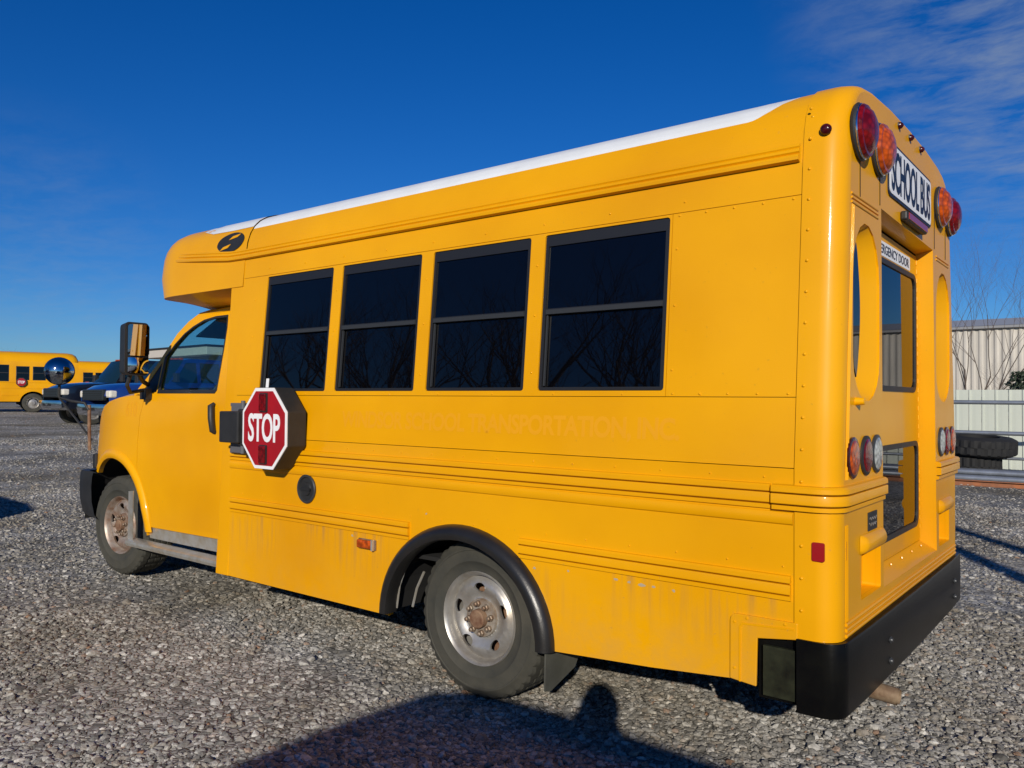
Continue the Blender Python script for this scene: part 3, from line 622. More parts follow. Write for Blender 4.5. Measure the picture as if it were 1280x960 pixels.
# vertical panel seams on the rear (real lapped strips)
for y, za, zb_ in ((.275, 2.20, 2.36), (.56, 2.23, 2.36), (1.62, 2.215, 2.40), (1.90, 2.20, 2.36)):
    MB().box(XR-.001, XR+.0025, y, y+.003, za, zb_).obj('seam_strip', MDARK, bus)
# SCHOOL BUS sign
sg = MB().plate(rrect(.685, 1.515, 2.300, 2.535, .03, 4), [], lambda y, z, d: (XR+.006-d, y, z), .006).obj('school_bus_sign', MNAVY, bus)
MB().plate(rrect(.697, 1.503, 2.312, 2.523, .024, 4), [], lambda y, z, d: (XR+.0085-d, y, z), .004).obj('sign_face', MWHT, sg)
v_, f_ = text_mesh('SCHOOL BUS', .76, .180, .001, .022, .92)
MB().add([(XR+.0088+z, 1.10+x, 2.4175+y) for x, y, z in v_], f_).obj('sign_lettering', MNAVY, sg, fix=False)
# brake bar
bb = MB().box(XR, XR+.030, .90, 1.31, 2.232, 2.272).obj('high_brake_light', MBLK, bus, bevel=.008)
MB().box(XR+.028, XR+.034, .93, 1.295, 2.239, 2.266).obj('lens', MREFL, bb)
# big flashing lamps
for y, m in ((.255, MRED), (.525, MAMB), (1.715, MAMB), (1.975, MRED)):
    h = MB().lathe([(0, .104), (.010, .108), (.016, .102), (.016, 0)], 32, (XR, y, 2.443), 'X').obj('warning_lamp', MBLK, bus, smooth=40)
    MB().lathe([(.014, .100), (.028, .100), (.038, .093), (.040, .084), (.054, .070), (.063, .045), (.067, .018), (.068, 0)], 32, (XR, y, 2.443), 'X').obj('lens', m, h, smooth=30)
    MB().lathe([(.014, .101), (.020, .1035), (.024, .100)], 32, (XR, y, 2.443), 'X').obj('bezel', MCHR, h, smooth=40)
for y in (.88, 1.085, 1.30):
    h = MB().box(XR-.03, XR+.005, y-.018, y+.018, 2.634, 2.652, rot=Matrix.Rotation(R(0), 3, 'Y')).obj('roof_marker_lamp', MBLK, bus, bevel=.004)
    MB().lathe([(0, .016), (.012, .014), (.02, .006), (.021, 0)], 12, (XR-.0, y, 2.640), 'X').obj('lens', MRDK, h, smooth=40)
b_ = MB(); b_.lathe([(.0, .021), (-.008, .020), (-.016, .012), (-.018, 0)], 16, (-.048, .094, 2.425), 'Y'); b_.obj('side_marker_lamp', MRDK, bus, smooth=50)
# tail lamps
for y, m in ((.170, MAMB), (.345, MRED), (.495, MCLR), (1.765, MCLR), (1.905, MRED), (2.055, MAMB)):
    h = MB().lathe([(0, .075), (.008, .075), (.011, .066), (.011, 0)], 28, (XR, y, 1.236), 'X').obj('tail_lamp', MRDK if m is not MCLR else MFRM2, bus, smooth=40)
    if y == .345: h.data.materials[0] = MBLK
    MB().lathe([(.008, .065), (.012, .062), (.015, .05), (.017, 0)], 28, (XR, y, 1.236), 'X').obj('lens', m, h, smooth=40)
MB().lathe([(0, .016), (.03, .013), (.034, 0)], 10, (XR, .22, 1.44), 'X').obj('hook', MY, bus, smooth=40)
bp_ = MB().box(XR, XR+.004, .375, .50, .945, 1.015).obj('maker_plate', MBLK, bus)
for k_ in range(2): MB().tube([(XR+.0048, .388+.008*i, .990-.022*k_+.006*math.sin(i*1.7+k_)) for i in range(13)], .0014, 5).obj('plate_script', MALU, bp_)
MB().plate(rrect(-.066, -.022, .880, .946, .006, 2), [], lambda x, z, d: (x, -.0105+d, z), .006).obj('side_reflector', MREFL, bus)
MB().plate(rrect(.068, .094, .876, .945, .004, 2), [], lambda y, z, d: (XR+.003-d+(-.012 if y < .075 else 0), y, z), .006).obj('side_reflector', MREFL, bus)
# peeled paint flecks under the lower rail
pcb = MB(); rg = random.Random(4)
for cx_, cz_, w_ in [(-.86, .700, .014), (-.80, .698, .010), (-.74, .695, .022), (-.69, .696, .012), (-1.28, .690, .01), (-2.5, .70, .010), (-1.95, .868, .008), (-1.10, .702, .008), (-.60, .693, .009)]:
    pcb.add([(cx_+w_*math.cos(k*.9)*rg.uniform(.5, 1.1), -.0012, cz_+.007*math.sin(k*.9)*rg.uniform(.5, 1.2)) for k in range(7)], [tuple(range(7))])
tag(pcb.obj('paint_chip', mat('bare_primer', (.40, .33, .22), .8), bus, fix=False), kind='stuff')
# rivets
rv = MB()
def rivet(x, z, r=.0065): rv.lathe([(0, r), (-.003, r*.8), (-.0045, 0)], 8, (x, yl(z)-.0065 if x > XE else yl(z), z), 'Y')
for k in range(17):
    z = .70+k*.1135
    if abs(z-1.09) > .06: rivet(-.103, z)
for z in (2.40, 2.49): rv.lathe([(0, .007), (-.004, .006), (-.006, 0)], 8, (-.103, .100 if z < 2.45 else .122, z), 'Y')
for x in np.arange(-3.6, -.2, .21): rivet(x, 1.163, .004); rivet(x+.07, .846, .004); rivet(x+.03, 1.056, .003)
for x in np.arange(-.62, -.15, .115): rivet(x, 1.466, .005); rivet(x, 2.186, .005)
for a, b in [(-3.53, -3.53), (-2.74, -2.74), (-2.035, -2.035), (-1.33, -1.33), (-.63, -.63)]:
    for z in (1.56, 1.82, 2.05): rivet(a+.003, z, .005)
for x in np.arange(-3.4, -.5, .35): rivet(x, 2.24, .0045); rivet(x+.1, 1.463, .0045)
ob = rv.obj('rivets', MY, bus, smooth=60); tag(ob, kind='stuff')
# faded lettering
v_, f_ = text_mesh('WINDSOR SCHOOL TRANSPORTATION, INC.', 2.03, .105, .00012, .03, .95)
MB().add([(-1.598+x, yl(1.318+y)-.0005-z, 1.318+y) for x, y, z in v_], f_).obj('faded_lettering', MG_, bus, fix=False)
# round access cap, marker lamp, small number stencil
fc = MB().lathe([(0, .080), (-.010, .082), (-.014, .076), (-.012, .068), (.0, .064)], 32, (-2.893, 0, .922), 'Y').obj('fuel_door', MFRM2, bus, smooth=40)
MB().lathe([(-.002, .066), (-.004, .04), (-.012, .036), (-.014, .0)], 24, (-2.893, 0, .922), 'Y').box(-2.935, -2.85, -.022, -.012, .915, .929).obj('filler_cap', MBLK, fc, smooth=30)
ml = MB().box(-2.446, -2.310, -.008, 0, .642, .696).obj('side_marker', MRUST, bus, bevel=.003)
MB().box(-2.438, -2.335, -.030, -.006, .648, .692).obj('lens', MAMB, ml, bevel=.008)
MB().box(-2.331, -2.318, -.026, -.006, .640, .698).obj('bracket', MALU, ml, bevel=.003)

# rear side cover trim round the bumper notch
o = [(-.366, .408), (-.366, .625)]+[(-.341+.025*math.cos(R(a)), .625+.025*math.sin(R(a))) for a in (150, 120, 90)]+[(XE+.012, .652), (XE+.012, .594), (-.262, .574), (-.266, .398)]
MB().plate(o, [], lambda x, z, d: (x, -.009+d, z), .012).obj('corner_cover', MYD, bus, bevel=.003)
MB().plate([(-.330, .405), (-.330, .605), (-.318, .622), (XE, .632), (XE, .626), (-.314, .615), (-.324, .602), (-.324, .404)], [], lambda x, z, d: (x, -.0115+d, z), .004).obj('cover_bead', MY, bus)
for (x, z) in ((-.348, .62), (-.348, .45), (-.30, .640), (-.16, .642)): MB().lathe([(0, .006), (-.003, .005), (-.004, 0)], 8, (x, -.0085, z), 'Y').obj('cover_screw', MY, bus)
# rear bumper with wrapped corners
b_ = MB(); rows = []
path = [(-.118, -.014)]
for a in range(0, 91, 15): path.append((-.035+.075*math.sin(R(a)), -.014+.075-.075*math.cos(R(a))))
path += [(.046, .3), (.050, 1.1), (.046, 1.93)]
for a in range(0, 91, 15): path.append((-.035+.075*math.cos(R(a)), 2.262-.075+.075*math.sin(R(a))))
path += [(-.118, 2.262)]
for (x, y) in path:
    inx = .05; cx_, cy_ = (x-.03 if x > 0 else x, y+(.03 if y < 1.1 else -.03) if (y < .08 or y > 2.17) else y)
    k = 1.0
    rows.append([(cx_, cy_, .598), (x-.004 if x > 0 else x, y, .600), (x, y, .594), (x, y, .352), (x-.006, y, .342), (cx_, cy_, .342)])
b_.grid(rows); b_.obj('rear_bumper', MBUMP, bus, smooth=40)
MB().box(-.10, .035, .03, 2.20, .588, .5965).obj('bumper_shelf', MBUMP, bus)
for y, z in ((.60, .488), (.60, .405), (1.97, .488), (1.97, .405)):
    MB().lathe([(0, .015), (.005, .015), (.006, .011), (.012, .009), (.013, 0)], 12, (.046, y, z), 'X').obj('bumper_bolt', MFRM2, bus, smooth=30)
MB().box(-.27, -.115, .028, .04, .352, .60).obj('bumper_bracket', MBUMP, bus); MB().box(-.245, -.128, .005, .020, .37, .55).obj('bracket_plate', mat('greasy_steel', (.05, .055, .03), .35, metal=.4, var2=(.015, .015, .01), vscale=9), bus)
# wheel-arch flare
b_ = MB(); rows = []
for k in range(33):
    a = R(180-180*k/32); c, s_ = math.cos(a), math.sin(a); cz = .342
    def e(ra, rb): return (-1.712+ra*c, cz+rb*s_)
    q = []
    for ra, rb, yy in ((.545, .497, .002), (.545, .497, -.012), (.538, .490, -.032), (.520, .473, -.050), (.498, .452, -.058), (.476, .430, -.052), (.470, .424, -.030), (.474, .428, .03)):
        p = e(ra, rb); q.append((p[0], yy, p[1]))
    rows.append(q)
b_.grid(rows); b_.add(rows[0], [tuple(range(8))]); b_.add(rows[-1], [tuple(range(8))]); b_.obj('wheel_arch_flare', MFL, bus, smooth=50)
b_ = MB(); rows = [[(-1.712+.51*math.cos(R(a)), y, .342+.47*math.sin(R(a))) for y in (.02, .45)] for a in range(0, 181, 10)]; b_.grid(rows); b_.box(-2.25, -1.17, .44, .45, .25, .85); b_.obj('wheel_well', MDARK, bus)
b_ = MB(); b_.tube([(-2.185, .03, .36), (-2.165, .03, .48), (-2.12, .03, .58)], .006, 6); b_.tube([(-2.14, .10, .36), (-2.11, .10, .46), (-2.06, .10, .55)], .007, 6); b_.obj('well_edge', MALU, bus)
# mud flap
MB().plate([(-.012, .365), (.27, .365), (.275, .30), (.22, .215), (.03, .155), (-.012, .165)], [], lambda y, z, d: (-1.205-.02*(.36-z)-d, y, z), .008).obj('mud_flap', mat('dusty_mud_flap', (.085, .085, .068), .7, var=.4, vscale=6), bus)
# chassis, plus black boxes added inside the skirts to block light
b_ = MB(); b_.box(-3.78, -2.3, .06, 2.17, .58, .60); b_.box(-1.1, -.14, .06, 2.17, .58, .60); b_.box(-2.3, -1.1, .5, 1.7, .58, .60); b_.box(-5.9, -.12, .55, .65, .42, .55); b_.box(-5.9, -.12, 1.55, 1.65, .42, .56); b_.box(-3.8, -2.3, .04, .06, .34, .58); b_.box(-1.1, -.14, .045, .06, .42, .62); b_.box(-3.8, -2.3, 2.14, 2.16, .34, .58)
b_.box(-3.79, -3.76, .12, 2.08, .34, 2.1)
b_.tube([(-1.68, .25, .39), (-1.68, 1.95, .39)], .055, 10); b_.lathe([(-.16, 0), (-.14, .12), (.0, .17), (.14, .12), (.16, 0)], 16, (-1.68, 1.05, .39), 'Y')
b_.box(-3.4, -2.5, .7, 1.5, .30, .45); b_.box(-5.9, -4.2, .5, 1.7, .35, .6); b_.obj('chassis', MDARK, bus)
ex = MB(); ex.tube([(-2.4, .64, .38), (-1.2, .62, .34), (-.2, .60, .29), (.075, .60, .268)], .034, 16, cap=False); ex.tube([(-.2, .60, .29), (.082, .60, .268)], .029, 16, cap=False); ex.obj('exhaust_pipe', mat('burnt_pipe', (.34, .25, .16), .6, metal=.3, var2=(.16, .09, .05), vscale=18), bus, smooth=60)
# seats inside
for x in (-3.05, -2.35, -1.65, -.95):
    for y in (.32, 1.55):
        s_ = MB(); s_.box(x, x+.10, y-.13+.02, y+.45, .85, 1.52); s_.box(x-.42, x, y-.11, y+.45, .80, .92); s_.obj('passenger_seat', MSEAT, bus, bevel=.04)
MB().box(-3.75, -.2, .08, 2.12, .62, .64).obj('floor', MDARK, bus)
# roof lining so the saloon stays dark
b_ = MB(); b_.grid([[(x, y, z) for y, z in prof(inset=.035)[3:NP-3]] for x in (-3.75, -.1)]); b_.obj('ceiling_lining', MINT, bus, smooth=40)
MB().box(-3.74, -3.72, .2, .75, .64, 2.35).box(-3.74, -3.72, 1.45, 2.0, .64, 2.35).box(-3.74, -3.72, .75, 1.45, 2.05, 2.35).obj('bulkhead', MINT, bus)

# ---- wheels
MHUB = mat('dusty_hub', (.36, .33, .28), .6, metal=.4, var2=(.20, .13, .08), vscale=16)
MRIM2 = mat('rusted_steel_rim', (.42, .38, .33), .5, metal=.5, var2=(.22, .10, .045), vscale=10)
def wheel(par, x, y, z, Rt=.385, Rr=.222, wd=.245, s=-1, steer=0, rust=False, mt=None):
    """s=-1: outer face towards -y"""
    t = MB(); h = wd/2
    pr = [(-.82*h, Rr-.012), (-.95*h, Rr+.004), (-1.0*h, Rr+.03), (-1.08*h, Rr+.050), (-1.105*h, Rr+.053), (-1.105*h, Rr+.058), (-1.10*h, Rr+.061), (-1.115*h, Rr+.080), (-1.10*h, Rr+.104), (-1.125*h, Rr+.107), (-1.12*h, Rr+.112), (-1.02*h, Rt-.035), (-.94*h, Rt-.014), (-.80*h, Rt-.003), (-.50*h, Rt), (-.47*h, Rt-.009), (-.40*h, Rt-.009), (-.37*h, Rt), (-.06*h, Rt+.001), (-.04*h, Rt-.009), (.04*h, Rt-.009), (.06*h, Rt+.001)]
    pr = pr+[(-a, r) for a, r in reversed(pr[:-1])]
    n = 120
    def mod(k, j, r):
        if (j in (12, 13) or len(pr)-1-j in (12, 13)) and k % 3 == 0: return r-.010
        if (j in (14, 17, 18, 21) or len(pr)-1-j in (14, 17, 18)) and (k+1) % 3 == 0: return r-.007
        return r
    t.lathe(pr, n, (0, 0, 0), 'Y', mod=mod)
    o = t.obj('wheel', MTY, par, smooth=28); o.location = (x, y, z); o.rotation_euler = (0, 0, steer)
    if s > 0: o.rotation_euler = (0, 0, pi+steer)
    # dished disc with five hand holes
    e0 = -h
    def dish(r):
        return float(np.interp(r, [0, .05, .082, .090, .108, .125, .150, .172, .186, .200], [e0+.030, e0+.030, e0+.028, e0+.040, e0+.038, e0+.026, e0+.014, e0+.020, e0+.038, e0+.046]))
    holes = []
    for k in range(5):
        a = R(72*k+20); cx, cz = .146*math.cos(a), .146*math.sin(a)
        holes.append([(cx+(-math.sin(a))*.034*math.cos(q)+math.cos(a)*.023*math.sin(q), cz+math.cos(a)*.034*math.cos(q)+math.sin(a)*.023*math.sin(q)) for q in [2*pi*i/14 for i in range(14)]])
    d = MB(); outl = circ(0, 0, .200, n=48)
    # polar helper points come from the square grid
    d.plate(outl, holes, lambda u, v, dd: (u, dish(math.hypot(u, v))+dd, v), .012, grid=.0125)
    d.lathe([(e0+.048, .198), (e0+.035, .203), (e0+.015, .207), (e0+.004, Rr-.008), (e0-.004, Rr), (e0+.004, Rr+.004), (e0+.02, Rr-.002), (e0+.19, .19)], 64)
    ro = d.obj('rim', MRIM if not rust else mt, o, smooth=35)
    MB().lathe([(e0+.13, 0), (e0+.13, .19), (e0+.24, .195)], 32).obj('brake_drum', MRUST, o, smooth=40)
    MB().lathe([(e0+.040, .092), (e0+.020, .090), (e0+.016, .055), (e0+.014, .0)], 32).obj('hub_flange', MRIM2 if rust else MHUB, o, smooth=30)
    MB().lathe([(e0+.02, .047), (e0-.012, .045), (e0-.017, .038), (e0-.018, 0)], 24).obj('hub_cap', MRUST, o, smooth=30)
    for k in range(8):
        a = R(45*k+10); MB().lathe([(e0+.02, .0155), (e0+.004, .0150), (e0+.002, .0115), (e0-.012, .011), (e0-.015, .008), (e0-.016, 0)], 6, (.070*math.cos(a), 0, .070*math.sin(a))).obj('lug_nut', MNUT, o)
    return o
MRIM2 = mat('rusted_steel_rim', (.42, .38, .33), .5, metal=.5, var2=(.22, .10, .045), vscale=10)
wheel(bus, -1.672, .055+.1225+.02, .383)
wheel(bus, -1.672, 2.235-.2, .383, s=1)
wheel(bus, -5.455, .175+.1225, .435, rust=True, mt=MRIM2, steer=R(3)); wheel(bus, -5.455, 2.2-.30, .435, s=1)

# ---- cutaway van cab
def vy(x, z):
    y = .10
    if z > .9: y += .03*(min(z, 1.45)-.9)/.55
    if z > 1.45: y += (z-1.45)*.30
    if z < .6: y += (.6-z)*.12
    if x < -5.3: y += .11*min(1.3, ((-5.3-x)/.62))**2
    return y
def vanL(x, z, d): return (x, vy(x, z)+d, z)
def vanR(x, z, d): return (x, 2.2-vy(x, z)-d, z)
cy0, cz0, cr = -5.45, .44, .535
arch = [(cy0+cr*math.cos(R(a)), cz0+cr*math.sin(R(a))) for a in range(132, 4, -8)]
f_out = [(-5.001, 1.449), (-5.19, 1.450), (-5.40, 1.432), (-5.60, 1.402), (-5.76, 1.362), (-5.87, 1.30), (-5.915, 1.22), (-5.925, 1.0), (-5.925, .84)]+arch+[(-4.925, .42), (-4.925, .49), (-4.958, .744), (-5.047, .85), (-5.067, 1.09), (-5.057, 1.296)]
d_out = [(-4.996, 1.452), (-5.052, 1.296), (-5.062, 1.09), (-5.042, .85), (-4.953, .744), (-4.92, .488), (-3.78, .503), (-3.78, 2.055), (-4.2, 2.068), (-4.455, 2.071), (-4.574, 2.055), (-4.695, 1.998), (-4.803, 1.912), (-4.938, 1.715), (-5.052, 1.56), (-5.15, 1.460)]
w_hole = [(-4.825, 1.475), (-4.08, 1.475), (-4.062, 1.497), (-4.119, 1.773), (-4.155, 1.922), (-4.19, 2.013), (-4.34, 2.012), (-4.486, 1.994), (-4.607, 1.953), (-4.70, 1.905), (-4.79, 1.83), (-4.872, 1.735)]
t_hole = [(-5.06, 1.474), (-4.85, 1.474), (-4.893, 1.700)]
for mf in (vanL, vanR):
    fo = MB().plate(f_out, [], mf, .03, grid=.08).obj('front_fender', MY, bus, smooth=30)
    do = MB().plate(d_out, [w_hole, t_hole], mf, .04, grid=.12).obj('cab_door', MY, bus, smooth=25)
    MB().plate(w_hole, [], lambda x, z, d, mf=mf: mf(x, z, .012+d), .004).obj('door_window', MGLC, do)
    ins = [(p[0], p[1]) for p in w_hole]; cxw = sum(p[0] for p in ins)/len(ins); czw = sum(p[1] for p in ins)/len(ins)
    MB().plate([(cxw+(x-cxw)*1.012, czw+(z-czw)*1.03) for x, z in w_hole], [[(cxw+(x-cxw)*.975, czw+(z-czw)*.95) for x, z in w_hole]], lambda x, z, d, mf=mf: mf(x, z, -.002+d), .012).obj('window_seal', MBLK, do)
    MB().plate(t_hole, [], lambda x, z, d, mf=mf: mf(x, z, .004+d), .01).obj('mirror_patch', MBLK, do)
    s_ = 1 if mf is vanL else -1; yb = vy(-4.05, 1.3) if s_ > 0 else 2.2-vy(-4.05, 1.3)
    MB().tube([(-4.06, yb+.002*s_, 1.395), (-4.062, yb-.022*s_, 1.380), (-4.052, yb-.026*s_, 1.3), (-4.035, yb-.022*s_, 1.215), (-4.033, yb+.002*s_, 1.20)], [.014, .021, .021, .021, .014], 10).obj('door_handle', MBLK, do, smooth=50)
    # arch lip
    rows = []
    for a in range(133, 0, -6):
        q = []
        for rr2, dd in ((cr-.012, .03), (cr-.012, -.006), (cr+.0, -.016), (cr+.03, -.018), (cr+.055, -.008), (cr+.06, .004)):
            x = cy0+rr2*math.cos(R(a)); z = cz0+rr2*math.sin(R(a)); q.append(mf(x, z, dd))
        rows.append(q)
    MB().grid(rows).obj('arch_lip', MY, fo, smooth=50)
    # door crease + rocker
    MB().plate([(-4.92, .40), (-3.80, .405), (-3.80, .497), (-4.92, .482)], [], lambda x, z, d, mf=mf: mf(x, z, .02+d), .02).obj('rocker_panel', MALU, bus)
    yq = .105 if s_ > 0 else 2.095
    rb = MB(); rows = [[(x, yq-s_*o_, z+(x+5.1)*0) for o_, z in ((-.02, .385), (.03, .382), (.055, .372), (.058, .355), (.050, .335), (-.02, .325))] for x in (-5.10, -3.82)]
    rb.grid(rows); rb.add(rows[0], [tuple(range(6))]); rb.add(rows[1], [tuple(range(6))]); rb.obj('running_board', MALU, bus, smooth=20)
    MB().plate([(-5.105, .34), (-5.035, .34), (-5.035, .742), (-5.105, .735)], [], lambda x, z, d, yq=yq, s_=s_: (x-.0, yq-.035*s_+d, z), .006, grid=.05).obj('splash_guard', MALU, bus)
    # inner arch
    MB().grid([[(cy0+(cr+.01)*math.cos(R(a)), yv, cz0+(cr+.01)*math.sin(R(a))) for yv in ((.15, .6) if s_ > 0 else (1.6, 2.05))] for a in range(0, 181, 10)]).box(-6.0, -4.9, *((.58, .6) if s_ > 0 else (1.6, 1.62)), .3, 1.0).obj('front_wheel_well', MDARK, bus)
# faint number on the fender
v_, f_ = text_mesh('610', .17, .115, .0005, .02); MB().add([(-5.19+x, vy(-5.19, 1.36+y*.9)-.0012-z, 1.345+y) for x, y, z in v_], f_).obj('faded_number', MG_, bus, fix=False)
# hood, nose
rows = []
for x, zc in ((-5.0, 1.475), (-5.19, 1.468), (-5.40, 1.449), (-5.60, 1.418), (-5.76, 1.376), (-5.87, 1.312), (-5.915, 1.235), (-5.93, 1.16)):
    y0 = vy(x, min(zc, 1.45)); r_ = []
    for j in range(17):
        u = j/16; y = y0+(2.2-2*y0)*u; e = 1-(2*u-1)**2; xx = x-(.12*e if x < -5.3 else .05*e); r_.append((xx, y, (zc-.018)+.055*e**.6+(-.0 if j in (0, 16) else .012)))
    rows.append(r_)
MB().grid(rows).obj('hood', MY, bus, smooth=35)
MB().plate([(.30, .84), (1.9, .84), (1.9, 1.17), (.30, 1.17)], [rrect(.45, 1.75, .90, 1.14, .03)], lambda y, z, d: (-5.935-.10*(1-((y-1.1)/.92)**2)+d, y, z), .03, grid=.1).obj('nose_panel', MY, bus, smooth=40)
gr = MB().box(-6.01, -6.0, .44, 1.76, .88, 1.16)
for k in range(6): gr.box(-6.035, -6.0, .44, 1.76, .90+k*.045, .912+k*.045)
gr.obj('grille', MBLK, bus)
for y0, y1 in ((.205, .43), (1.77, 1.995)):
    MB().box(-5.985, -5.90, y0+(.03 if y0 < 1 else 0), y1-(.03 if y0 > 1 else 0), .98, 1.14).obj('headlight', MCLR, bus, bevel=.02)
    MB().box(-5.955, -5.90, y0-(.02 if y0 < 1 else 0), y1+(.02 if y0 > 1 else 0), .85, .97).obj('indicator', MBLK, bus, bevel=.01)
b_ = MB()
for y, e in ((.10, .0), (.14, .05), (.22, .10), (.35, .13), (1.1, .17), (1.85, .13), (1.98, .10), (2.06, .05), (2.10, .0)):
    b_.v.append(0) if False else None
rows = []
for y, e in ((.125, .06), (.135, .15), (.17, .20), (.25, .235), (.40, .26), (1.1, .30), (1.8, .26), (1.95, .235), (2.03, .20), (2.065, .15), (2.075, .06)):
    x = -5.90-e; rows.append([(x+.16, y, .835), (x+.02, y, .835), (x, y, .80), (x-.012, y, .72), (x, y, .60), (x+.05, y, .50), (x+.16, y, .47)])
b_ = MB(); b_.grid(rows); y0r = [(p[0]+.22, p[1]+.01, p[2]) for p in rows[0]]; b_.grid([rows[0], [(min(-5.72, p[0]+.14), p[1]+.0, p[2]-.01) for p in rows[0]]]); b_.grid([rows[-1], [(min(-5.72, p[0]+.14), p[1], p[2]-.01) for p in rows[-1]]])
b_.obj('front_bumper', MBLK, bus, smooth=30)
# windscreen, cab roof, far pillars
rows = []
for k in range(9):
    t = k/8; x0 = -5.15+t*(-4.58+5.15); z0 = 1.462+t*(2.058-1.462); y0 = vy(x0, z0)+.01; r_ = []
    for j in range(13):
        u = j/12; e = 1-(2*u-1)**2; r_.append((x0-.16*e*(1-.35*t), y0+(2.2-2*y0)*u, z0+.02*e))
    rows.append(r_)
MB().grid(rows).obj('windscreen', MGLC, bus, smooth=60)
for s_ in (1, -1):
    MB().tube([(-5.16, (.145 if s_ > 0 else 2.055), 1.45), (-4.94, (.235 if s_ > 0 else 1.965), 1.705), (-4.80, (.292 if s_ > 0 else 1.908), 1.90), (-4.58, (.325 if s_ > 0 else 1.875), 2.04), (-4.2, (.32 if s_ > 0 else 1.88), 2.06), (-3.8, (.32 if s_ > 0 else 1.88), 2.06)], .020, 8).obj('cab_pillar', MY, bus, smooth=60)
rows = []
for x, z0 in ((-4.60, 2.05), (-4.45, 2.075), (-4.2, 2.085), (-3.80, 2.085)):
    y0 = .315; rows.append([(x-.05*(1-(2*j/10-1)**2), y0+(2.2-2*y0)*j/10, z0-.02+.045*(1-(2*j/10-1)**2)**.5) for j in range(11)])
MB().grid(rows).obj('cab_roof', MY, bus, smooth=40)
MB().grid([[(a, b, c-.03) for a, b, c in r_] for r_ in rows]).obj('headliner', MINT, bus, smooth=40)
MB().box(-4.72, -4.32, .36, .95, 1.962, 1.972, rot=Matrix.Rotation(R(-22), 3, 'Y')).obj('sun_visor', mat('visor_blue_grey', (.14, .34, .42), .5), bus)
# cab interior
b_ = MB(); b_.box(-5.15, -4.75, .2, 2.0, 1.0, 1.40); b_.obj('dashboard', MDASH, bus, bevel=.05)
b_ = MB(); pts_ = [(-4.62+.07*math.sin(t)*1.0, .62+.19*math.cos(t), 1.42+.19*math.sin(t)) for t in [2*pi*k/24 for k in range(25)]]; b_.tube(pts_, .013, 8, cap=False)
b_.tube([(-4.62, .62, 1.42), (-4.95, .62, 1.25)], .03, 8); b_.tube([(-4.62, .44, 1.42), (-4.62, .80, 1.42)], .014, 6); b_.obj('steering_wheel', MBLK, bus, smooth=50)
for y in (.38, 1.32):
    s_ = MB(); s_.box(-4.15, -4.0, y, y+.5, 1.0, 1.62); s_.box(-4.55, -4.1, y, y+.5, .95, 1.08); s_.box(-4.13, -4.03, y+.12, y+.38, 1.64, 1.80); s_.obj('cab_seat', MSEAT, bus, bevel=.04)
MB().box(-5.1, -3.8, .2, 2.0, .62, .66).obj('cab_floor', MDARK, bus)

# stop arm
ox, oz, yS = -3.112, 1.263, -.14
OC = [(.2375*math.cos(R(22.5+45*k))/math.cos(R(22.5)), .2375*math.sin(R(22.5+45*k))/math.cos(R(22.5))) for k in range(8)]
kx, kz = .905, .985
def oct_(s): return [(ox+p[0]*s*kx, oz+p[1]*s*kz) for p in OC]
sb = MB().plate(oct_(1.0), [], lambda x, z, d: (x, yS+.006+d, z), .125).obj('stop_sign', MBLK, bus, bevel=.006)
MB().plate(oct_(.99), [], lambda x, z, d: (x, yS+d, z), .005).obj('sign_border', MWHT, sb)
MB().plate(oct_(.91), [], lambda x, z, d: (x, yS-.0025+d, z), .003).obj('sign_face', MSTOP, sb)
v_, f_ = text_mesh('STOP', .305, .165, .0008, .022, .95)
MB().add([(ox+.002+x, yS-.0035-z, oz+.003+y) for x, y, z in v_], f_).obj('sign_lettering', MWHT, sb, fix=False)
for z in (oz+.148, oz-.150):
    h = MB().plate(rrect(ox-.036, ox+.036, z-.055, z+.055, .006, 2), [], lambda x, z_, d: (x, yS-.010+d, z_), .008).obj('flasher', MBLK, sb)
    MB().box(ox-.031, ox+.031, yS-.020, yS-.009, z-.050, z+.050).obj('lens', MRED, h, bevel=.008)
b_ = MB().box(-3.60, -3.40, -.125, -.02, 1.165, 1.355); b_.box(-3.44, -3.30, -.10, -.06, 1.15, 1.37)
b_.obj('arm_motor_box', MBLK, sb, bevel=.008)
b_ = MB().box(-3.62, -3.30, -.035, -.004, 1.385, 1.405); b_.box(-3.62, -3.30, -.035, -.004, 1.095, 1.125); b_.box(-3.58, -3.35, -.055, -.02, 1.10, 1.40); b_.tube([(-3.42, -.075, 1.10), (-3.42, -.075, 1.42)], .014, 8); b_.obj('hinge_bracket', mat('grey_bracket', (.10, .10, .11), .5), sb, bevel=.003)

# side mirror
mh = MB(); y0, y1, z0, z1 = -.172, .0, 1.588, 1.962
mpv = Vector((-4.70, -.08, 1.78))
mh.plate(rrect(y0, y1, z0, z1, .03, 4), [], lambda y, z, d: (-4.705-d-.02*math.cos((y+.086)/.086*pi/2)*(d > .01)*1.0, y+(0 if d < .01 else ((-.086-y)*.25)), z+(0 if d < .01 else (1.775-z)*.06)), .115)
mo = mh.obj('side_mirror', MBLK, bus, bevel=.012)
MB().plate(rrect(y0+.016, y1-.012, 1.727, z1-.016, .02, 4), [], lambda y, z, d: (-4.7035-d, y, z), .002).obj('flat_glass', MMIR, mo)
rows = [[(-4.7035+.010*math.sin(pi*i/8)*math.sin(pi*j/8), y0+.018+(y1-y0-.034)*i/8, 1.605+.108*j/8) for i in range(9)] for j in range(9)]
MB().grid(rows).obj('convex_glass', MMIR, mo, smooth=80)
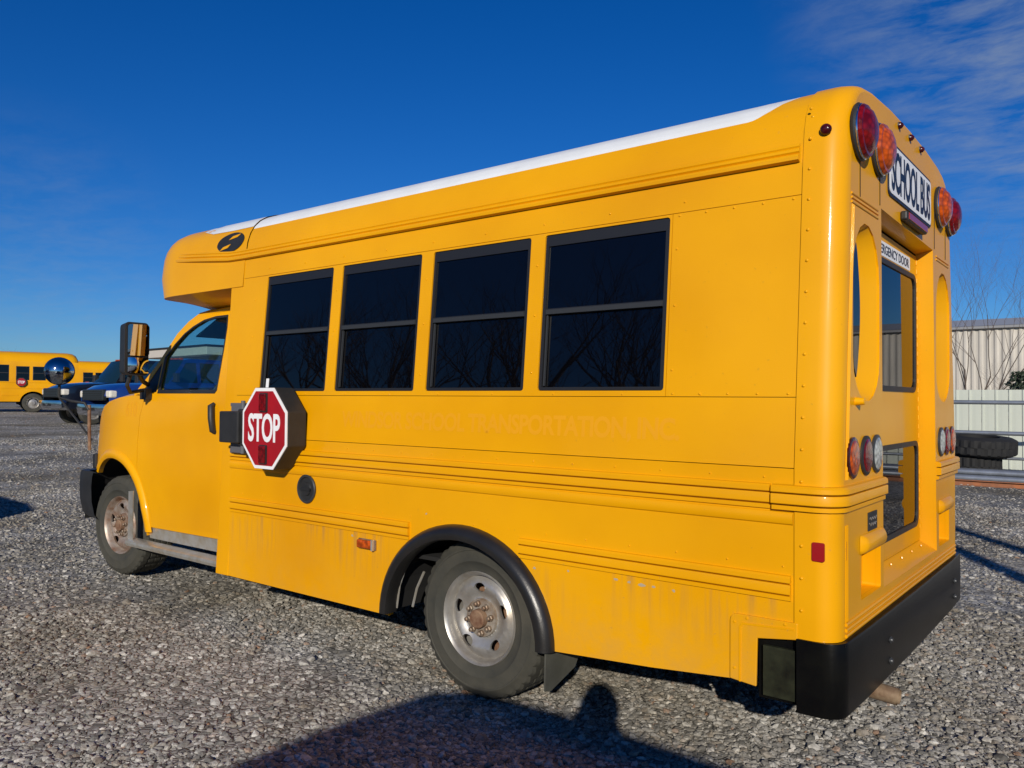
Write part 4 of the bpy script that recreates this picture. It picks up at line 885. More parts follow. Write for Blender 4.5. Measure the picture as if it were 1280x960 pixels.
MB().tube([(-4.76, -.10, 1.60), (-4.79, -.11, 1.52), (-4.86, -.05, 1.47), (-4.95, .10, 1.49)], .014, 8).tube([(-4.76, -.04, 1.60), (-4.84, .03, 1.55), (-4.96, .13, 1.53)], .016, 8).box(-4.99, -4.90, .085, .13, 1.42, 1.50).obj('mirror_arm', MBLK, mo, smooth=40)
for g_ in [c_ for c_ in C.objects if c_.parent == mo and 'glass' in c_.name]: g_.matrix_basis = Matrix.Translation(mpv+Vector((.019, 0, 0))) @ Matrix.Rotation(R(-9), 4, 'Z') @ Matrix.Translation(-mpv)
# round crossing mirror on the nose
cm = empty('x', 'x', 'x'); bpy.data.objects.remove(cm)
b_ = MB(); b_.lathe([(0, .138), (-.012, .143), (-.03, .128), (-.05, .07), (-.055, 0)], 32, (0, 0, 0), 'X')
ctr = Vector((-6.16, .0, 1.648)); nrm = Vector((.86, -.48, .10)).normalized()
q = nrm.to_track_quat('X', 'Z').to_matrix() @ Matrix.Rotation(R(28), 3, 'X')
b_.v = [tuple(q @ Vector((v[0], v[1]*.80, v[2]*.82))+ctr) for v in b_.v]; co = b_.obj('crossing_mirror', MBLK, bus, smooth=50)
b_ = MB(); b_.lathe([(0.001, .136), (.03, .122), (.055, .092), (.072, .05), (.078, 0)], 40, (0, 0, 0), 'X'); b_.v = [tuple(q @ Vector((v[0], v[1]*.80, v[2]*.82))+ctr) for v in b_.v]; b_.obj('domed_glass', mat('dusty_mirror', (.42, .46, .50), .06, metal=1.0), co, smooth=80)
MB().tube([(-6.20, .02, 1.60), (-6.22, .03, 1.43), (-6.08, .07, 1.40), (-5.96, .12, 1.385), (-5.93, .14, 1.33)], .012, 8).tube([(-6.21, .03, 1.42), (-6.06, .10, 1.25), (-5.93, .17, 1.08)], .009, 6).obj('mirror_bracket', MBLK, co, smooth=50)
MB().tube([(-5.935, .145, 1.37), (-5.94, .15, 1.2), (-5.95, .16, 1.0)], .014, 8).obj('bracket_post', MRUST, co, smooth=50)

# ------------------------------------------------------------------ background vehicles
def paint(name, col, rough=.3): return mat(name, col, rough, coat=.9, coatr=.04, var=.12, vscale=1.5)
MBP = paint('black_paint', (.006, .008, .014)); MBLU = paint('blue_paint', (.008, .035, .20)); MSIL = paint('dark_grey_paint', (.04, .045, .05)); MVW = paint('white_van_paint', (.6, .6, .6))
MVG = glass('vehicle_glass', (.01, .03, .04), alpha=.75, trans=(.4, .5, .5)); MHL = mat('headlamp', (.72, .68, .58), .1, coat=1.0)
def road_wheel(par, x, y, R_, m=None):
    h = .12; s_ = -1 if y < 0 else 1
    t = MB().lathe([(-h, R_*.58), (-h*1.1, R_*.75), (-h, R_*.93), (-h*.7, R_), (h*.7, R_), (h, R_*.93), (h*1.1, R_*.75), (h, R_*.58)], 40, (x, y, R_)).obj('wheel', MTY, par, smooth=35)
    MB().lathe([(s_*(h*.92), R_*.60), (s_*h*.8, R_*.56), (s_*h*.35, R_*.5), (s_*h*.5, R_*.25), (s_*h*.9, R_*.2), (s_*h*.95, 0)], 28, (x, y, R_)).obj('rim', m or MRIM, t, smooth=35)
    return t
def pickup(name, label, cat, body, loc, rz, kind='truck', group=None, L_=5.6, H=2.0):
    o = empty(name, label, cat, loc, rz, group); hw = .98
    if kind == 'truck': wb0, wb1, Rw = 1.0, 4.6, .44
    else: wb0, wb1, Rw = .95, 3.75, .36
    zb = (.56 if H > 2.2 else .48) if kind == 'truck' else .32
    hd = (1.46 if H > 2.2 else 1.30) if kind == 'truck' else 1.08
    def ar(x): return [(x+(Rw+.07)*math.cos(R(a)), Rw+(Rw+.07)*math.sin(R(a))) for a in range(165, 10, -15)]
    low_ = [(.02, zb+.1), (.25, zb)]+ar(wb0)+ar(wb1)+[(L_-.1, zb), (L_, zb+.15), (L_-.02, hd-.02)]+([(3.9, hd), (1.75, hd+.03)] if kind == 'truck' else [(1.25, hd+.02)])+[(.9, hd-.01), (.35, hd-.08), (.06, hd-.22), (0, hd-.4)]
    def bodymap(sg): return lambda x, z, d: (x, sg*(hw-.10*max(0, (z-hd*.82))*1.2-.12*max(0, (.5-x)/.5)**2-d), z)
    for sg in (-1, 1): MB().plate(low_, [], bodymap(sg), .03, grid=.2).obj('body_side', body, o, smooth=35)
    top = low_[-6 if kind == 'truck' else -5:] ; prof_ = [p for p in low_ if p[1] > hd-.45]
    topl = sorted([(0, hd-.4), (.06, hd-.22), (.35, hd-.08), (.9, hd-.01), (1.3 if kind != 'truck' else 1.75, hd+.03)], key=lambda p: p[0])
    rows = []
    for x, z in topl:
        y = bodymap(1)(x, z, 0)[1]; rows.append([(x-.08*(1-(2*j/8-1)**2), -y+2*y*j/8, z+.05*(1-(2*j/8-1)**2)**.6) for j in range(9)])
    MB().grid(rows).obj('bonnet', body, o, smooth=40)
    MB().box(.3, L_-.1, -.85, .85, zb, zb+.1).obj('underbody', MDARK, o)
    if kind == 'truck':
        xs_ = [(1.75, hd+.02), (2.35, H-.05), (2.6, H), (3.7, H-.01), (3.88, hd)]
        MB().box(3.9, L_-.02, -.9, .9, hd-.30, hd-.25).obj('load_bed', MDARK, o); MB().box(L_-.05, L_-.001, -.93, .93, zb+.2, hd-.01).obj('tailgate', body, o)
    else:
        xs_ = [(1.25, hd+.02), (2.02, H-.09), (2.3, H-.01), (2.9, H), (4.1, H-.03), (L_-.25, H-.12), (L_-.02, hd)]
        MB().box(L_-.05, L_-.001, -.93, .93, zb+.05, hd).obj('tailgate', body, o)
    def cabw(z): return hw-.03-.30*(z-hd)*(.62)
    m_ = MB()
    outl = xs_
    # side of the cabin with window openings
    x0, x1 = xs_[0][0], xs_[-1][0]; ws = []
    zt = H-.13
    def at_roof(z): return float(np.interp(z, [xs_[0][1], xs_[1][1]], [xs_[0][0], xs_[1][0]]))
    a0 = at_roof(hd+.08)+.18; a1 = at_roof(zt)+.14
    if kind == 'truck': ws = [[(a0, hd+.07), (2.78, hd+.07), (2.78, zt), (a1, zt)], [(2.90, hd+.07), (3.66, hd+.07), (3.60, zt), (2.90, zt)]]
    else: ws = [[(a0, hd+.07), (2.62, hd+.07), (2.62, zt), (a1, zt)], [(2.72, hd+.07), (3.60, hd+.07), (3.55, zt), (2.72, zt)], [(3.70, hd+.07), (L_-.35, hd+.07), (L_-.50, zt-.03), (3.70, zt)]]
    for sg in (-1, 1):
        mp2 = lambda x, z, d, sg=sg: (x, sg*(cabw(z)-d), z)
        cs = MB().plate(xs_, ws, mp2, .03, grid=.3).obj('cabin_side', body, o, smooth=30)
        for w_ in ws: MB().plate(w_, [], lambda x, z, d, mp2=mp2: mp2(x, z, .012+d), .004).obj('side_window', MVG, cs)
    rows = [[(x+.0, -cabw(z)+2*cabw(z)*j/8, z+.03*(1-(2*j/8-1)**2)) for j in range(9)] for x, z in xs_[1:-1]]
    MB().grid(rows).obj('roof', body, o, smooth=40)
    for (pa, pb, nm) in ((xs_[0], xs_[1], 'windscreen'), (xs_[-1], xs_[-2], 'rear_window')):
        sg = -1 if nm == 'windscreen' else 1
        MB().grid([[(p[0]+sg*.10*(1-(2*j/8-1)**2)*(1-.4*i), -cabw(p[1])+2*cabw(p[1])*j/8, p[1]) for j in range(9)] for i, p in enumerate((pa, pb))]).obj(nm, MVG, o, smooth=60)
    MB().box(-.09, .06, -.62, .62, hd-.50, hd-.17).obj('grille', mat('grille_mesh_grey', (.03, .035, .035), .4, metal=.3) if kind == 'truck' else MBLK, o, bevel=.03)
    g = MB()
    for k in range(5): g.box(-.105, -.08, -.58, .58, hd-.46+k*.055, hd-.445+k*.055)
    g.obj('grille_bar', MDARK, o)
    for sg in (-1, 1):
        MB().box(-.02, .22, *sorted((sg*.64, sg*.93)), hd-.42, hd-.20).obj('headlight', MHL, o, bevel=.05)
        MB().tube([(1.9 if kind == 'truck' else 1.55, sg*.93, hd+.12), (1.9 if kind == 'truck' else 1.55, sg*1.10, hd+.16)], .03, 6).box(*((1.86, 1.98) if kind == 'truck' else (1.5, 1.62)), *sorted((sg*1.04, sg*1.24)), hd+.08, hd+.36 if kind == 'truck' else hd+.24).obj('wing_mirror', MBLK, o, bevel=.02)
        for x in (wb0, wb1): road_wheel(o, x, sg*.84, Rw)
    bm_ = MB(); rows = []
    for y, e in ((-1.0, .0), (-.97, .14), (-.8, .22), (0, .27), (.8, .22), (.97, .14), (1.0, .0)): rows.append([(.12-e, y, zb+.30), (.08-e, y, zb+.29), (.06-e, y, zb+.18), (.08-e, y, zb+.02), (.14-e, y, zb-.04)])
    bm_.grid(rows); bo = bm_.obj('front_bumper', MCHR if kind == 'truck' else body, o, smooth=35)
    MB().box(-.20, -.16, -.35, .35, zb+.10, zb+.19).obj('bumper_slot', MDARK, bo)
    if kind == 'truck':
        for k in range(5): MB().box(2.40, 2.50, -.5+k*.25-.05, -.5+k*.25+.05, H-.02, H+.035).obj('roof_lamp', MAMB, o, bevel=.01)
    return o
bx = by = 0
def place(px, py, dist):
    a = (px-640)/FPX; v = fwd+r2*a; v.z = 0; p = CAM+v*dist; return p.x, p.y
# local front is -X: rz turns it
hd_ = math.atan2(-.955, .29)-.02
g0 = lambda x, y: float(gh(x, y))
bx, by = place(66, 0, 28.5)
tk = pickup('pickup_truck', 'black pickup truck with chrome bumper and roof lamps, parked behind the round mirror', 'truck', MBP, (bx, by, g0(bx, by)), hd_+pi-.30, H=2.38)
x_, y_ = place(119, 0, 24.0); tk2 = pickup('pickup_truck', 'bright blue pickup truck parked beside the black one, behind the bus bonnet', 'truck', MBLU, (x_, y_, g0(x_, y_)), hd_+pi-.25, H=2.3)
x_, y_ = place(172, 0, 36.0); tk3 = pickup('pickup_truck', 'dark vehicle glimpsed between the side mirror and the cab of the bus', 'truck', MSIL, (x_, y_, g0(x_, y_)), hd_+pi+.1, H=2.0)

def far_bus(loc, rz, label):
    o = empty('parked_school_bus', label, 'school bus', loc, rz, 'yellow school buses parked in the far row'); Lb = 4.75; W2 = 1.2
    sec = [(-W2, .55), (-W2, 1.9), (-W2+.03, 2.55), (-W2+.12, 2.82), (-W2+.36, 2.99), (-.5, 3.07), (0, 3.09)]; sec = sec+[(-y, z) for y, z in reversed(sec[:-1])]
    hs_ = []; n_w = 3
    for k in range(n_w): hs_.append([(1.95+k*.72+.04, 1.62), (1.95+k*.72+.62, 1.62), (1.95+k*.72+.62, 2.32), (1.95+k*.72+.04, 2.32)])
    hs_.insert(0, [(.75, 1.55), (1.70, 1.55), (1.70, 2.38), (.75, 2.38)]); hs_.insert(0, [(-1.9, 1.45), (.45, 1.45), (.45, 2.38), (-1.5, 2.38)])
    def a_(x): return [(x+.58*math.cos(R(q_)), .50+.56*math.sin(R(q_))) for q_ in range(175, 4, -10)]
    for sg in (-1, 1):
        mf = lambda x, z, d, sg=sg: (x, sg*(float(np.interp(z, [.5, 1.9, 2.55], [W2, W2, W2-.03]))-d), z)
        bs = MB().plate([(-2.2, .55)]+a_(-1.1)+a_(2.75)+[(Lb, .55), (Lb, 2.56), (-2.2, 2.56)], hs_, mf, .04).obj('side_panel', MY, o)
        for h in hs_:
            wn = MB().plate(h, [[(h[0][0]+.03, h[0][1]+.03), (h[1][0]-.03, h[0][1]+.03), (h[1][0]-.03, 1.96), (h[0][0]+.03, 1.96)], [(h[0][0]+.03, 2.0), (h[1][0]-.03, 2.0), (h[1][0]-.03, h[2][1]-.03), (h[0][0]+.03, h[2][1]-.03)]], lambda x, z, d, mf=mf: mf(x, z, .005+d), .03).obj('window', MFRM, o)
            MB().plate([(h[0][0]+.01, h[0][1]+.01), (h[1][0]-.01, h[1][1]+.01), (h[2][0]-.01, h[2][1]-.01), (h[3][0]+.01, h[3][1]-.01)], [], lambda x, z, d, mf=mf: mf(x, z, .02+d), .004).obj('pane', MGL, wn)
        for z in (1.5, 1.2, .85): MB().box(-2.2 if z > 1.3 else 1.4, Lb-.0 if z > 1.1 else 2.1, *sorted((sg*W2, sg*(W2+.015))), z, z+.05).obj('rub_rail', MBLK if z == 1.2 and False else MY, o)
        for x in (-1.1, 2.75): road_wheel(o, x, sg*1.05, .48)
        MB().grid([[(x+.57*math.cos(R(q_)), yv, .50+.55*math.sin(R(q_))) for yv in (sg*1.18, sg*.7)] for x in (2.75,) for q_ in range(0, 181, 15)]).box(2.1, 3.4, *sorted((sg*.7, sg*.78)), .4, 1.2).obj('wheel_well', MDARK, o)
    MB().grid([[(x, y*(1-k_*.10), z-k_*.30*max(0, (z-2.3)/.8)) for y, z in sec[2:-2]] for x, k_ in ((-2.2, .5), (-2.0, .1), (-1.7, 0), (Lb-.5, 0), (Lb-.25, .12), (Lb-.08, .45), (Lb, 1))]).obj('roof', MY, o, smooth=40)
    MB().grid([[(x, y*.55, z+.012) for y, z in sec[5:-5]] for x in (-1.5, Lb-.6)]).obj('roof_hatch_strip', MW, o)
    for x, nm in ((-2.2, 'front_panel'), (Lb, 'rear_panel')):
        MB().add([(x, y*.9, z-.3*max(0, (z-2.3)/.8)) for y, z in sec], [tuple(range(len(sec)))]).obj(nm, MY, o)
    MB().box(-2.24, -2.21, -.95, .95, 1.5, 2.5).obj('windscreen', MGL, o); MB().box(-2.4, -2.2, -1.15, 1.15, .5, .8).obj('front_bumper', MBLK, o)
    MB().box(-2.0, Lb-.2, -1.1, 1.1, .5, .7).obj('chassis', MDARK, o)
    st = MB().plate([(1.98+.24+.24*math.cos(R(22.5+45*k)), 1.52+.24*math.sin(R(22.5+45*k))) for k in range(8)], [], lambda x, z, d: (x, W2+.10-d, z), .08).obj('stop_sign', MBLK, o)
    MB().plate([(1.98+.24+.20*math.cos(R(22.5+45*k)), 1.52+.20*math.sin(R(22.5+45*k))) for k in range(8)], [], lambda x, z, d: (x, W2+.104-d, z), .004).obj('sign_face', MSTOP, st)
    v_, f_ = text_mesh('STOP', .29, .14, .001, .03); MB().add([(2.22-x, W2+.1045+z, 1.52+y) for x, y, z in v_], f_).obj('sign_lettering', MWHT, st, fix=False)
    st = MB().plate([(1.98+.24+.24*math.cos(R(22.5+45*k)), 1.52+.24*math.sin(R(22.5+45*k))) for k in range(8)], [], lambda x, z, d: (x, -W2-.10+d, z), .08).obj('stop_sign', MBLK, o)
    MB().plate([(1.98+.24+.20*math.cos(R(22.5+45*k)), 1.52+.20*math.sin(R(22.5+45*k))) for k in range(8)], [], lambda x, z, d: (x, -W2-.104+d, z), .004).obj('sign_face', MSTOP, st)
    MB().add([(2.22+x, -W2-.1045-z, 1.52+y) for x, y, z in v_], f_).obj('sign_lettering', MWHT, st, fix=False)
    return o
# the visible side is the driver's side (local -Y), front to the left
rzb = math.atan2(.934, .30)
def bus_at(px, dist, xl):
    x, y = place(px, 0, dist); ux, uy = math.cos(rzb), math.sin(rzb)
    return (x-ux*xl, y-uy*xl, g0(x, y)-.02)
fb = far_bus(bus_at(40, 41.5, 2.75), rzb, 'long yellow school bus at the far left edge, stop sign and front wheel showing')
index_kids()
fb2 = copy_tree(fb); fb2.location = bus_at(158, 55, 4.75); fb2['label'] = 'farther yellow school bus, only its roof showing above the black pickup truck'
# vehicles behind the photographer
sv = pickup('parked_suv', 'dark grey family car parked beside the bus behind the photographer', 'car', MSIL, (-1.22, -5.06, 0), 0, kind='suv', L_=4.9, H=1.98)
sv2 = pickup('parked_van', 'white parked car standing left of the frame that shades the gravel ahead of the bus', 'car', MVW, (-11.3, -3.80, g0(-8, -4)), 0, kind='suv', L_=4.9, H=1.95)

# ------------------------------------------------------------------ photographer
def person():
    o = empty('person', 'person in a dark jacket and jeans standing with a phone held up in both hands', 'person', (1.03, -3.10, 0), math.atan2(.785, -.62)-pi/2)
    # local: facing +Y
    J = {'pelvis': (0, 0, .93, .145, .11), 'belly': (0, 0, 1.06, .14, .10), 'chest': (0, .0, 1.24, .17, .11), 'neck0': (0, -.02, 1.36, .10, .09), 'neck1': (0, 0, 1.43, .075, .07),
         'shL': (-.17, 0, 1.325, .062, .062), 'elL': (-.215, .05, 1.09, .065, .06), 'wrL': (-.10, .22, 1.33, .030, .027), 'shR': (.17, 0, 1.325, .062, .062), 'elR': (.215, .05, 1.09, .065, .06), 'wrR': (.10, .22, 1.33, .030, .027),
         'hipL': (-.10, 0, .86, .09, .09), 'knL': (-.12, .02, .48, .06, .06), 'anL': (-.12, -.01, .09, .042, .042), 'toL': (-.14, .14, .045, .04, .03), 'hipR': (.10, 0, .86, .09, .09), 'knR': (.12, .02, .48, .06, .06), 'anR': (.12, -.01, .09, .042, .042), 'toR': (.14, .14, .045, .04, .03)}
    E_ = [('pelvis', 'belly'), ('belly', 'chest'), ('chest', 'neck0'), ('neck0', 'neck1'), ('chest', 'shL'), ('shL', 'elL'), ('elL', 'wrL'), ('chest', 'shR'), ('shR', 'elR'), ('elR', 'wrR'), ('pelvis', 'hipL'), ('hipL', 'knL'), ('knL', 'anL'), ('anL', 'toL'), ('pelvis', 'hipR'), ('hipR', 'knR'), ('knR', 'anR'), ('anR', 'toR')]
    names = list(J); vs = [J[n][:3] for n in names]; rad = [J[n][3:] for n in names]; ed = [(names.index(a), names.index(b)) for a, b in E_]
    for sg, w_ in ((-1, 'wrL'), (1, 'wrR')):        # palms and fingers closing on the phone
        p = len(vs); vs.append((sg*.085, .255, 1.37)); rad.append((.030, .017)); ed.append((names.index(w_), p))
        for k in range(4):
            q0 = len(vs); z = 1.355+k*.019; ln = (.055, .062, .060, .048)[k]
            vs += [(sg*.075, .268, z), (sg*(.070-ln*.35), .288, z+.006), (sg*(.066-ln*.8), .283, z+.008)]; rad += [(.0095, .0095), (.0085, .0085), (.007, .007)]; ed += [(p, q0), (q0, q0+1), (q0+1, q0+2)]
        q0 = len(vs); vs += [(sg*.072, .235, 1.385), (sg*.050, .238, 1.405)]; rad += [(.011, .011), (.009, .009)]; ed += [(p, q0), (q0, q0+1)]
    me = bpy.data.meshes.new('body'); me.from_pydata(vs, ed, []); b = bpy.data.objects.new('body', me); C.objects.link(b); b.parent = o
    md = b.modifiers.new('skin', 'SKIN'); sv_ = me.skin_vertices[0].data
    for i, r_ in enumerate(rad): sv_[i].radius = r_; sv_[i].use_root = (i == 0)
    md.use_smooth_shade = True
    ss = b.modifiers.new('sub', 'SUBSURF'); ss.levels = ss.render_levels = 1
    m = bpy.data.materials.new('clothes_and_skin'); m.use_nodes = True; t = m.node_tree; bs = t.nodes['Principled BSDF']; bs.inputs['Roughness'].default_value = .85
    tc = t.nodes.new('ShaderNodeTexCoord'); sp = t.nodes.new('ShaderNodeSeparateXYZ'); t.links.new(tc.outputs['Object'], sp.inputs[0]); cr = t.nodes.new('ShaderNodeValToRGB'); cr.color_ramp.interpolation = 'CONSTANT'
    dv = t.nodes.new('ShaderNodeMath'); dv.operation = 'DIVIDE'; dv.inputs[1].default_value = 2.0; t.links.new(sp.outputs[2], dv.inputs[0]); t.links.new(dv.outputs[0], cr.inputs[0])
    e = cr.color_ramp.elements; e[0].color = (.03, .02, .015, 1); e[1].position = .07; e[1].color = (.03, .05, .10, 1)
    for p_, c_ in ((.46, (.02, .022, .03)), (.705, (.45, .26, .18))): q = e.new(p_); q.color = (*c_, 1)
    t.links.new(cr.outputs[0], bs.inputs['Base Color']); me.materials.append(m)
    msk = mat('skin', (.48, .28, .20), .5)
    # head with features, lathed then shaped
    h = MB(); rows = []
    for i in range(15):
        ph = pi*i/14; zz = 1.515-.118*math.cos(ph)*-1; rr = math.sin(ph)
        zz = 1.515+.118*math.cos(ph); row = []
        for k in range(24):
            a = 2*pi*k/24; x = .076*rr*math.cos(a); y = .095*rr*math.sin(a)
            if zz < 1.47: x *= .86-.0*rr; y = y*.9+.01
            if y > .06*rr and abs(x) < .018 and 1.475 < zz < 1.53: y += .018
            if y > 0 and 1.52 < zz < 1.55 and .015 < abs(x) < .05: y -= .008
            row.append((x, y+.02, zz))
        rows.append(row)
    h.grid(rows, close=True); hd2 = h.obj('head', msk, o, smooth=70)
    for sg in (-1, 1):
        MB().lathe([(0, .012), (.006, .009), (.008, 0)], 10, (sg*.03, .102, 1.528), 'Y').obj('eye', MWHT, hd2, smooth=60)
        MB().lathe([(-.012, .0), (-.01, .022), (.008, .028), (.010, 0)], 12, (sg*.078, .012, 1.515), 'X').obj('ear', msk, hd2, smooth=60)
    MB().box(-.022, .022, .098, .106, 1.462, 1.469).obj('mouth', mat('lips', (.35, .12, .10), .5), hd2, bevel=.003)
    hr = MB(); rows = [[(p[0]*1.26, (p[1]-.02)*1.16+.0, 1.515+(p[2]-1.515)*1.10+.008) for p in r_] for r_ in rows[:9]]; hr.grid(rows, close=True); hr.obj('hair', mat('brown_hair', (.05, .03, .02), .7, bump=.003, bscale=60), hd2, smooth=60)
    return o
person()
ph_ = MB().box(-.075, .075, -.004, .004, -.037, .037).obj('phone', MBP, None, bevel=.003)
ph_.matrix_world = Matrix.Translation(CAM-fwd*.035) @ Matrix((r2, fwd, u2)).transposed().to_4x4(); tag(ph_, 'black phone held level by the photographer beside the bus', 'phone')

# ------------------------------------------------------------------ bare trees
MBARK = mat('grey_brown_bark', (.11, .085, .065), .9, var=.4, vscale=8, bump=.01, bscale=12); MTWIG = mat('bare_twigs', (.10, .07, .055), .9)
def bare_tree(name, label, loc, h, seed, depth=5, lean=(0, 0), spread=.55, r0=None, group=None, multi=1):
    rg = random.Random(seed); o = empty(name, label, 'tree', loc, 0, group); tr = MB(); tw = MB()
    def grow(p, d, ln, r, lv):
        n = 3; pts = [p]; q = p.copy(); dd = d.copy()
        for i in range(n):
            dd = (dd+Vector((rg.uniform(-1, 1), rg.uniform(-1, 1), rg.uniform(-.3, .7)))*.16).normalized(); q = q+dd*ln/n; pts.append(q.copy())
        rs = [r*(1-.4*i/n) for i in range(n+1)]
        (tr if lv < 2 else tw).tube(pts, rs, 7 if lv < 2 else (4 if lv < 4 else 3), cap=False)
        if lv >= depth: return
        k = rg.choice((3, 3, 4)) if lv < 3 else 3
        for i in range(k):
            t = rg.uniform(.45, 1.0) if i else 1.0; b_i = min(n-1, int(t*n)); pp = pts[b_i].lerp(pts[b_i+1], t*n-b_i)if b_i < n else pts[-1]
            ax = Vector((rg.uniform(-1, 1), rg.uniform(-1, 1), rg.uniform(-.2, .5))).normalized(); nd = (dd*(1-spread)+ax*spread+Vector((0, 0, .14))).normalized()
            grow(pp, nd, ln*rg.uniform(.60, .82), rs[b_i]*rg.uniform(.5, .68), lv+1)
    r0 = r0 or h*.014
    for m_ in range(multi):
        d0 = Vector((lean[0]+(rg.uniform(-.35, .35) if multi > 1 else 0), lean[1]+(rg.uniform(-.35, .35) if multi > 1 else 0), 1)).normalized()
        grow(Vector((rg.uniform(-.15, .15)*(multi > 1), rg.uniform(-.15, .15)*(multi > 1), -.05)), d0, h*.30, r0, 0)
    tr.obj('trunk', MBARK, o, smooth=60, fix=False); tw.obj('crown', MTWIG, o, fix=False); return o
x_, y_ = place(1203, 0, 24.0); bare_tree('bare_tree', 'tall thin leafless tree rising behind the fence right of the bus', (x_, y_, 0), 8.4, 5, 6, (.02, 0), .42, .034, multi=3)
x_, y_ = place(1246, 0, 22.5); bare_tree('bare_shrub', 'low leafless shrub in front of the corrugated shed at the right edge', (x_, y_, 0), 3.6, 11, 4, (0, 0), .6, .02, multi=4)
for i, (px, d, h) in enumerate(((24, 68, 6.2), (57, 80, 5.6))):
    x_, y_ = place(px, 0, d); bare_tree('bare_tree', ['leafless treetop poking up above the roof of the leftmost bus', 'small hazy treetop just above the roofs between the two far buses'][i], (x_, y_, 1.1), h, 20+i, 4, (0, 0), .5, .1)
BT = ((-9, -15, 9, 'leafless tree nearest behind the photographer'), (-14, -17, 11, 'second bare tree behind the yard, taller than the first'), (-19, -15, 9.5, 'forked bare tree behind the parked white car'), (-25, -18, 12, 'tall bare tree farther back to the left'), (-31, -16, 10, 'spreading bare tree left of the yard'), (-39, -22, 13, 'tallest bare tree at the far left behind the yard'),
      (-6, -19, 9, 'bare tree behind the dark family car'), (-22, -25, 14, 'rearmost tall bare tree behind the yard'), (-12, -22, 11, 'bare tree in the second row behind the white car'), (-16.5, -14, 8, 'short bare tree in the front row behind the yard'), (-28, -24, 13, 'bare tree between the tallest two behind the yard'), (-9.5, -20, 10, 'bare tree just left of the one behind the family car'))
for i, (x, y, h, lab) in enumerate(BT):
    bare_tree('bare_tree', lab, (x, y, g0(x, y)), h, 40+i, 5, (0, 0), .5, r0=h*.02, group='bare trees behind the photographer')
bh = empty('pale_house', 'pale weatherboarded house far behind the photographer among bare trees', 'house', (-27, -34, 1.0))
MB().box(-6, 6, -4, 4, 0, 4.2).obj('wall', MBG_ if False else mat('pale_wall', (.55, .53, .48), .8), bh); MB().add([(-6.4, -4.4, 4.2), (6.4, -4.4, 4.2), (6.4, 4.4, 4.2), (-6.4, 4.4, 4.2), (-6.4, 0, 6.4), (6.4, 0, 6.4)], [(0, 1, 5, 4), (3, 4, 5, 2), (0, 4, 3), (1, 2, 5), (0, 3, 2, 1)]).obj('roof', mat('slate_roof', (.10, .10, .11), .8), bh)
for k in range(3): MB().box(-4.5+k*3.6, -3.3+k*3.6, 3.98, 4.03, 1.2, 2.7).obj('window', MVG, bh)

# ------------------------------------------------------------------ right-hand background
MFEN = mat('pale_green_metal_cladding', (.52, .55, .47), .5, var=.12, vscale=2, stretch=(1, 1, .4)); MSHED = mat('weathered_white_cladding', (.54, .50, .43), .6, var=.28, vscale=1.2, stretch=(3, 3, .25))
MPIPE = mat('galvanised_pipe', (.33, .36, .40), .4, metal=.6, var=.25, vscale=5)
fn = empty('metal_fence', 'long pale green metal panel fence behind the bus on the right', 'fence', (0, 17.6, 0))
pm_ = None
for k in range(-16, 56):
    if pm_ is None:
        b_ = MB(); b_.grid([[(x, y, z) for z in (0, .9, 1.74)] for x, y in ((0, 0), (.012, -.02), (.04, -.02), (.052, 0), (.14, -.004), (.252, 0))]); p_ = b_.obj('panel', MFEN, fn); pm_ = p_.data
    else: p_ = bpy.data.objects.new('panel', pm_); C.objects.link(p_); p_.parent = fn
    p_.location = (k*.255-2.0+.5, 0, .0)
MB().box(-6, 13, .02, .07, 1.5, 1.58).box(-6, 13, .02, .07, .3, .38).obj('rail', MPIPE, fn)
sh = empty('metal_shed', 'large shed with weathered corrugated white walls beyond the fence', 'shed', (0, 38, 0))
b_ = MB(); rows = []
for k in range(0, 600):
    x = -14+k*.075*1.0; ph = k % 4; rows.append([(x, (0, -.05, -.05, 0)[ph], z) for z in (0, 4.75)])
b_.grid(rows); b_.obj('wall', MSHED, sh)
b_ = MB(); b_.box(-14.2, 31.2, -.22, .0, 4.74, 4.86); b_.obj('gutter', mat('grey_fascia', (.24, .24, .24), .5), sh, bevel=.02)
b_ = MB(); b_.grid([[(x, y, z) for y, z in ((-.2, 4.87), (8, 5.9), (16, 4.87))] for x in (-14.2, 31.2)]); b_.obj('roof', mat('shed_roof_sheet', (.35, .35, .34), .5), sh)
b_ = MB(); b_.box(-14, -13.9, 0, 16, 0, 4.74); b_.box(31, 31.1, 0, 16, 0, 4.74); b_.obj('end_wall', MSHED, sh)
# pipe barrier in front of the fence
bf = empty('pipe_barrier', 'grey two-rail steel pipe barrier in front of the pale fence', 'barrier', (0, 15.6, 0), R(-.5))
for z in (1.47, .86): MB().tube([(-5, 0, z), (12, 0, z-.06)], .042, 10).obj('rail', MPIPE, bf, smooth=60)
MB().tube([(-5, .02, .36), (12, .02, .34)], .03, 8).obj('rail', MPIPE, bf, smooth=60)
for x in (-4.4, 1.6, 7.6): MB().tube([(x, .05, 0), (x, .05, 1.5)], .05, 10).obj('post', MPIPE, bf, smooth=60)
for i, (y, z, ra, dx) in enumerate(((14.0, .062, .06, 0), (14.16, .062, .06, .4), (14.08, .165, .055, -.3), (14.34, .062, .06, .2), (14.26, .165, .055, .9))):
    tag(MB().tube([(-5+dx, y, z), (9+dx, y+.1+(.25 if i == 4 else 0), z+(.0 if i != 2 else .01))], ra, 14).obj('steel_pipe', MPIPE, None, smooth=60), ['long grey steel pipe on the gravel, nearest the bus in the pile', 'long grey steel pipe in the bottom layer, second from the bus', 'long grey steel pipe resting on top of the front two', 'long grey steel pipe at the back of the bottom layer', 'long grey steel pipe lying skewed on top at the back'][i], 'pipe', 'grey steel pipes stacked in front of the fence')
b_ = MB(); 
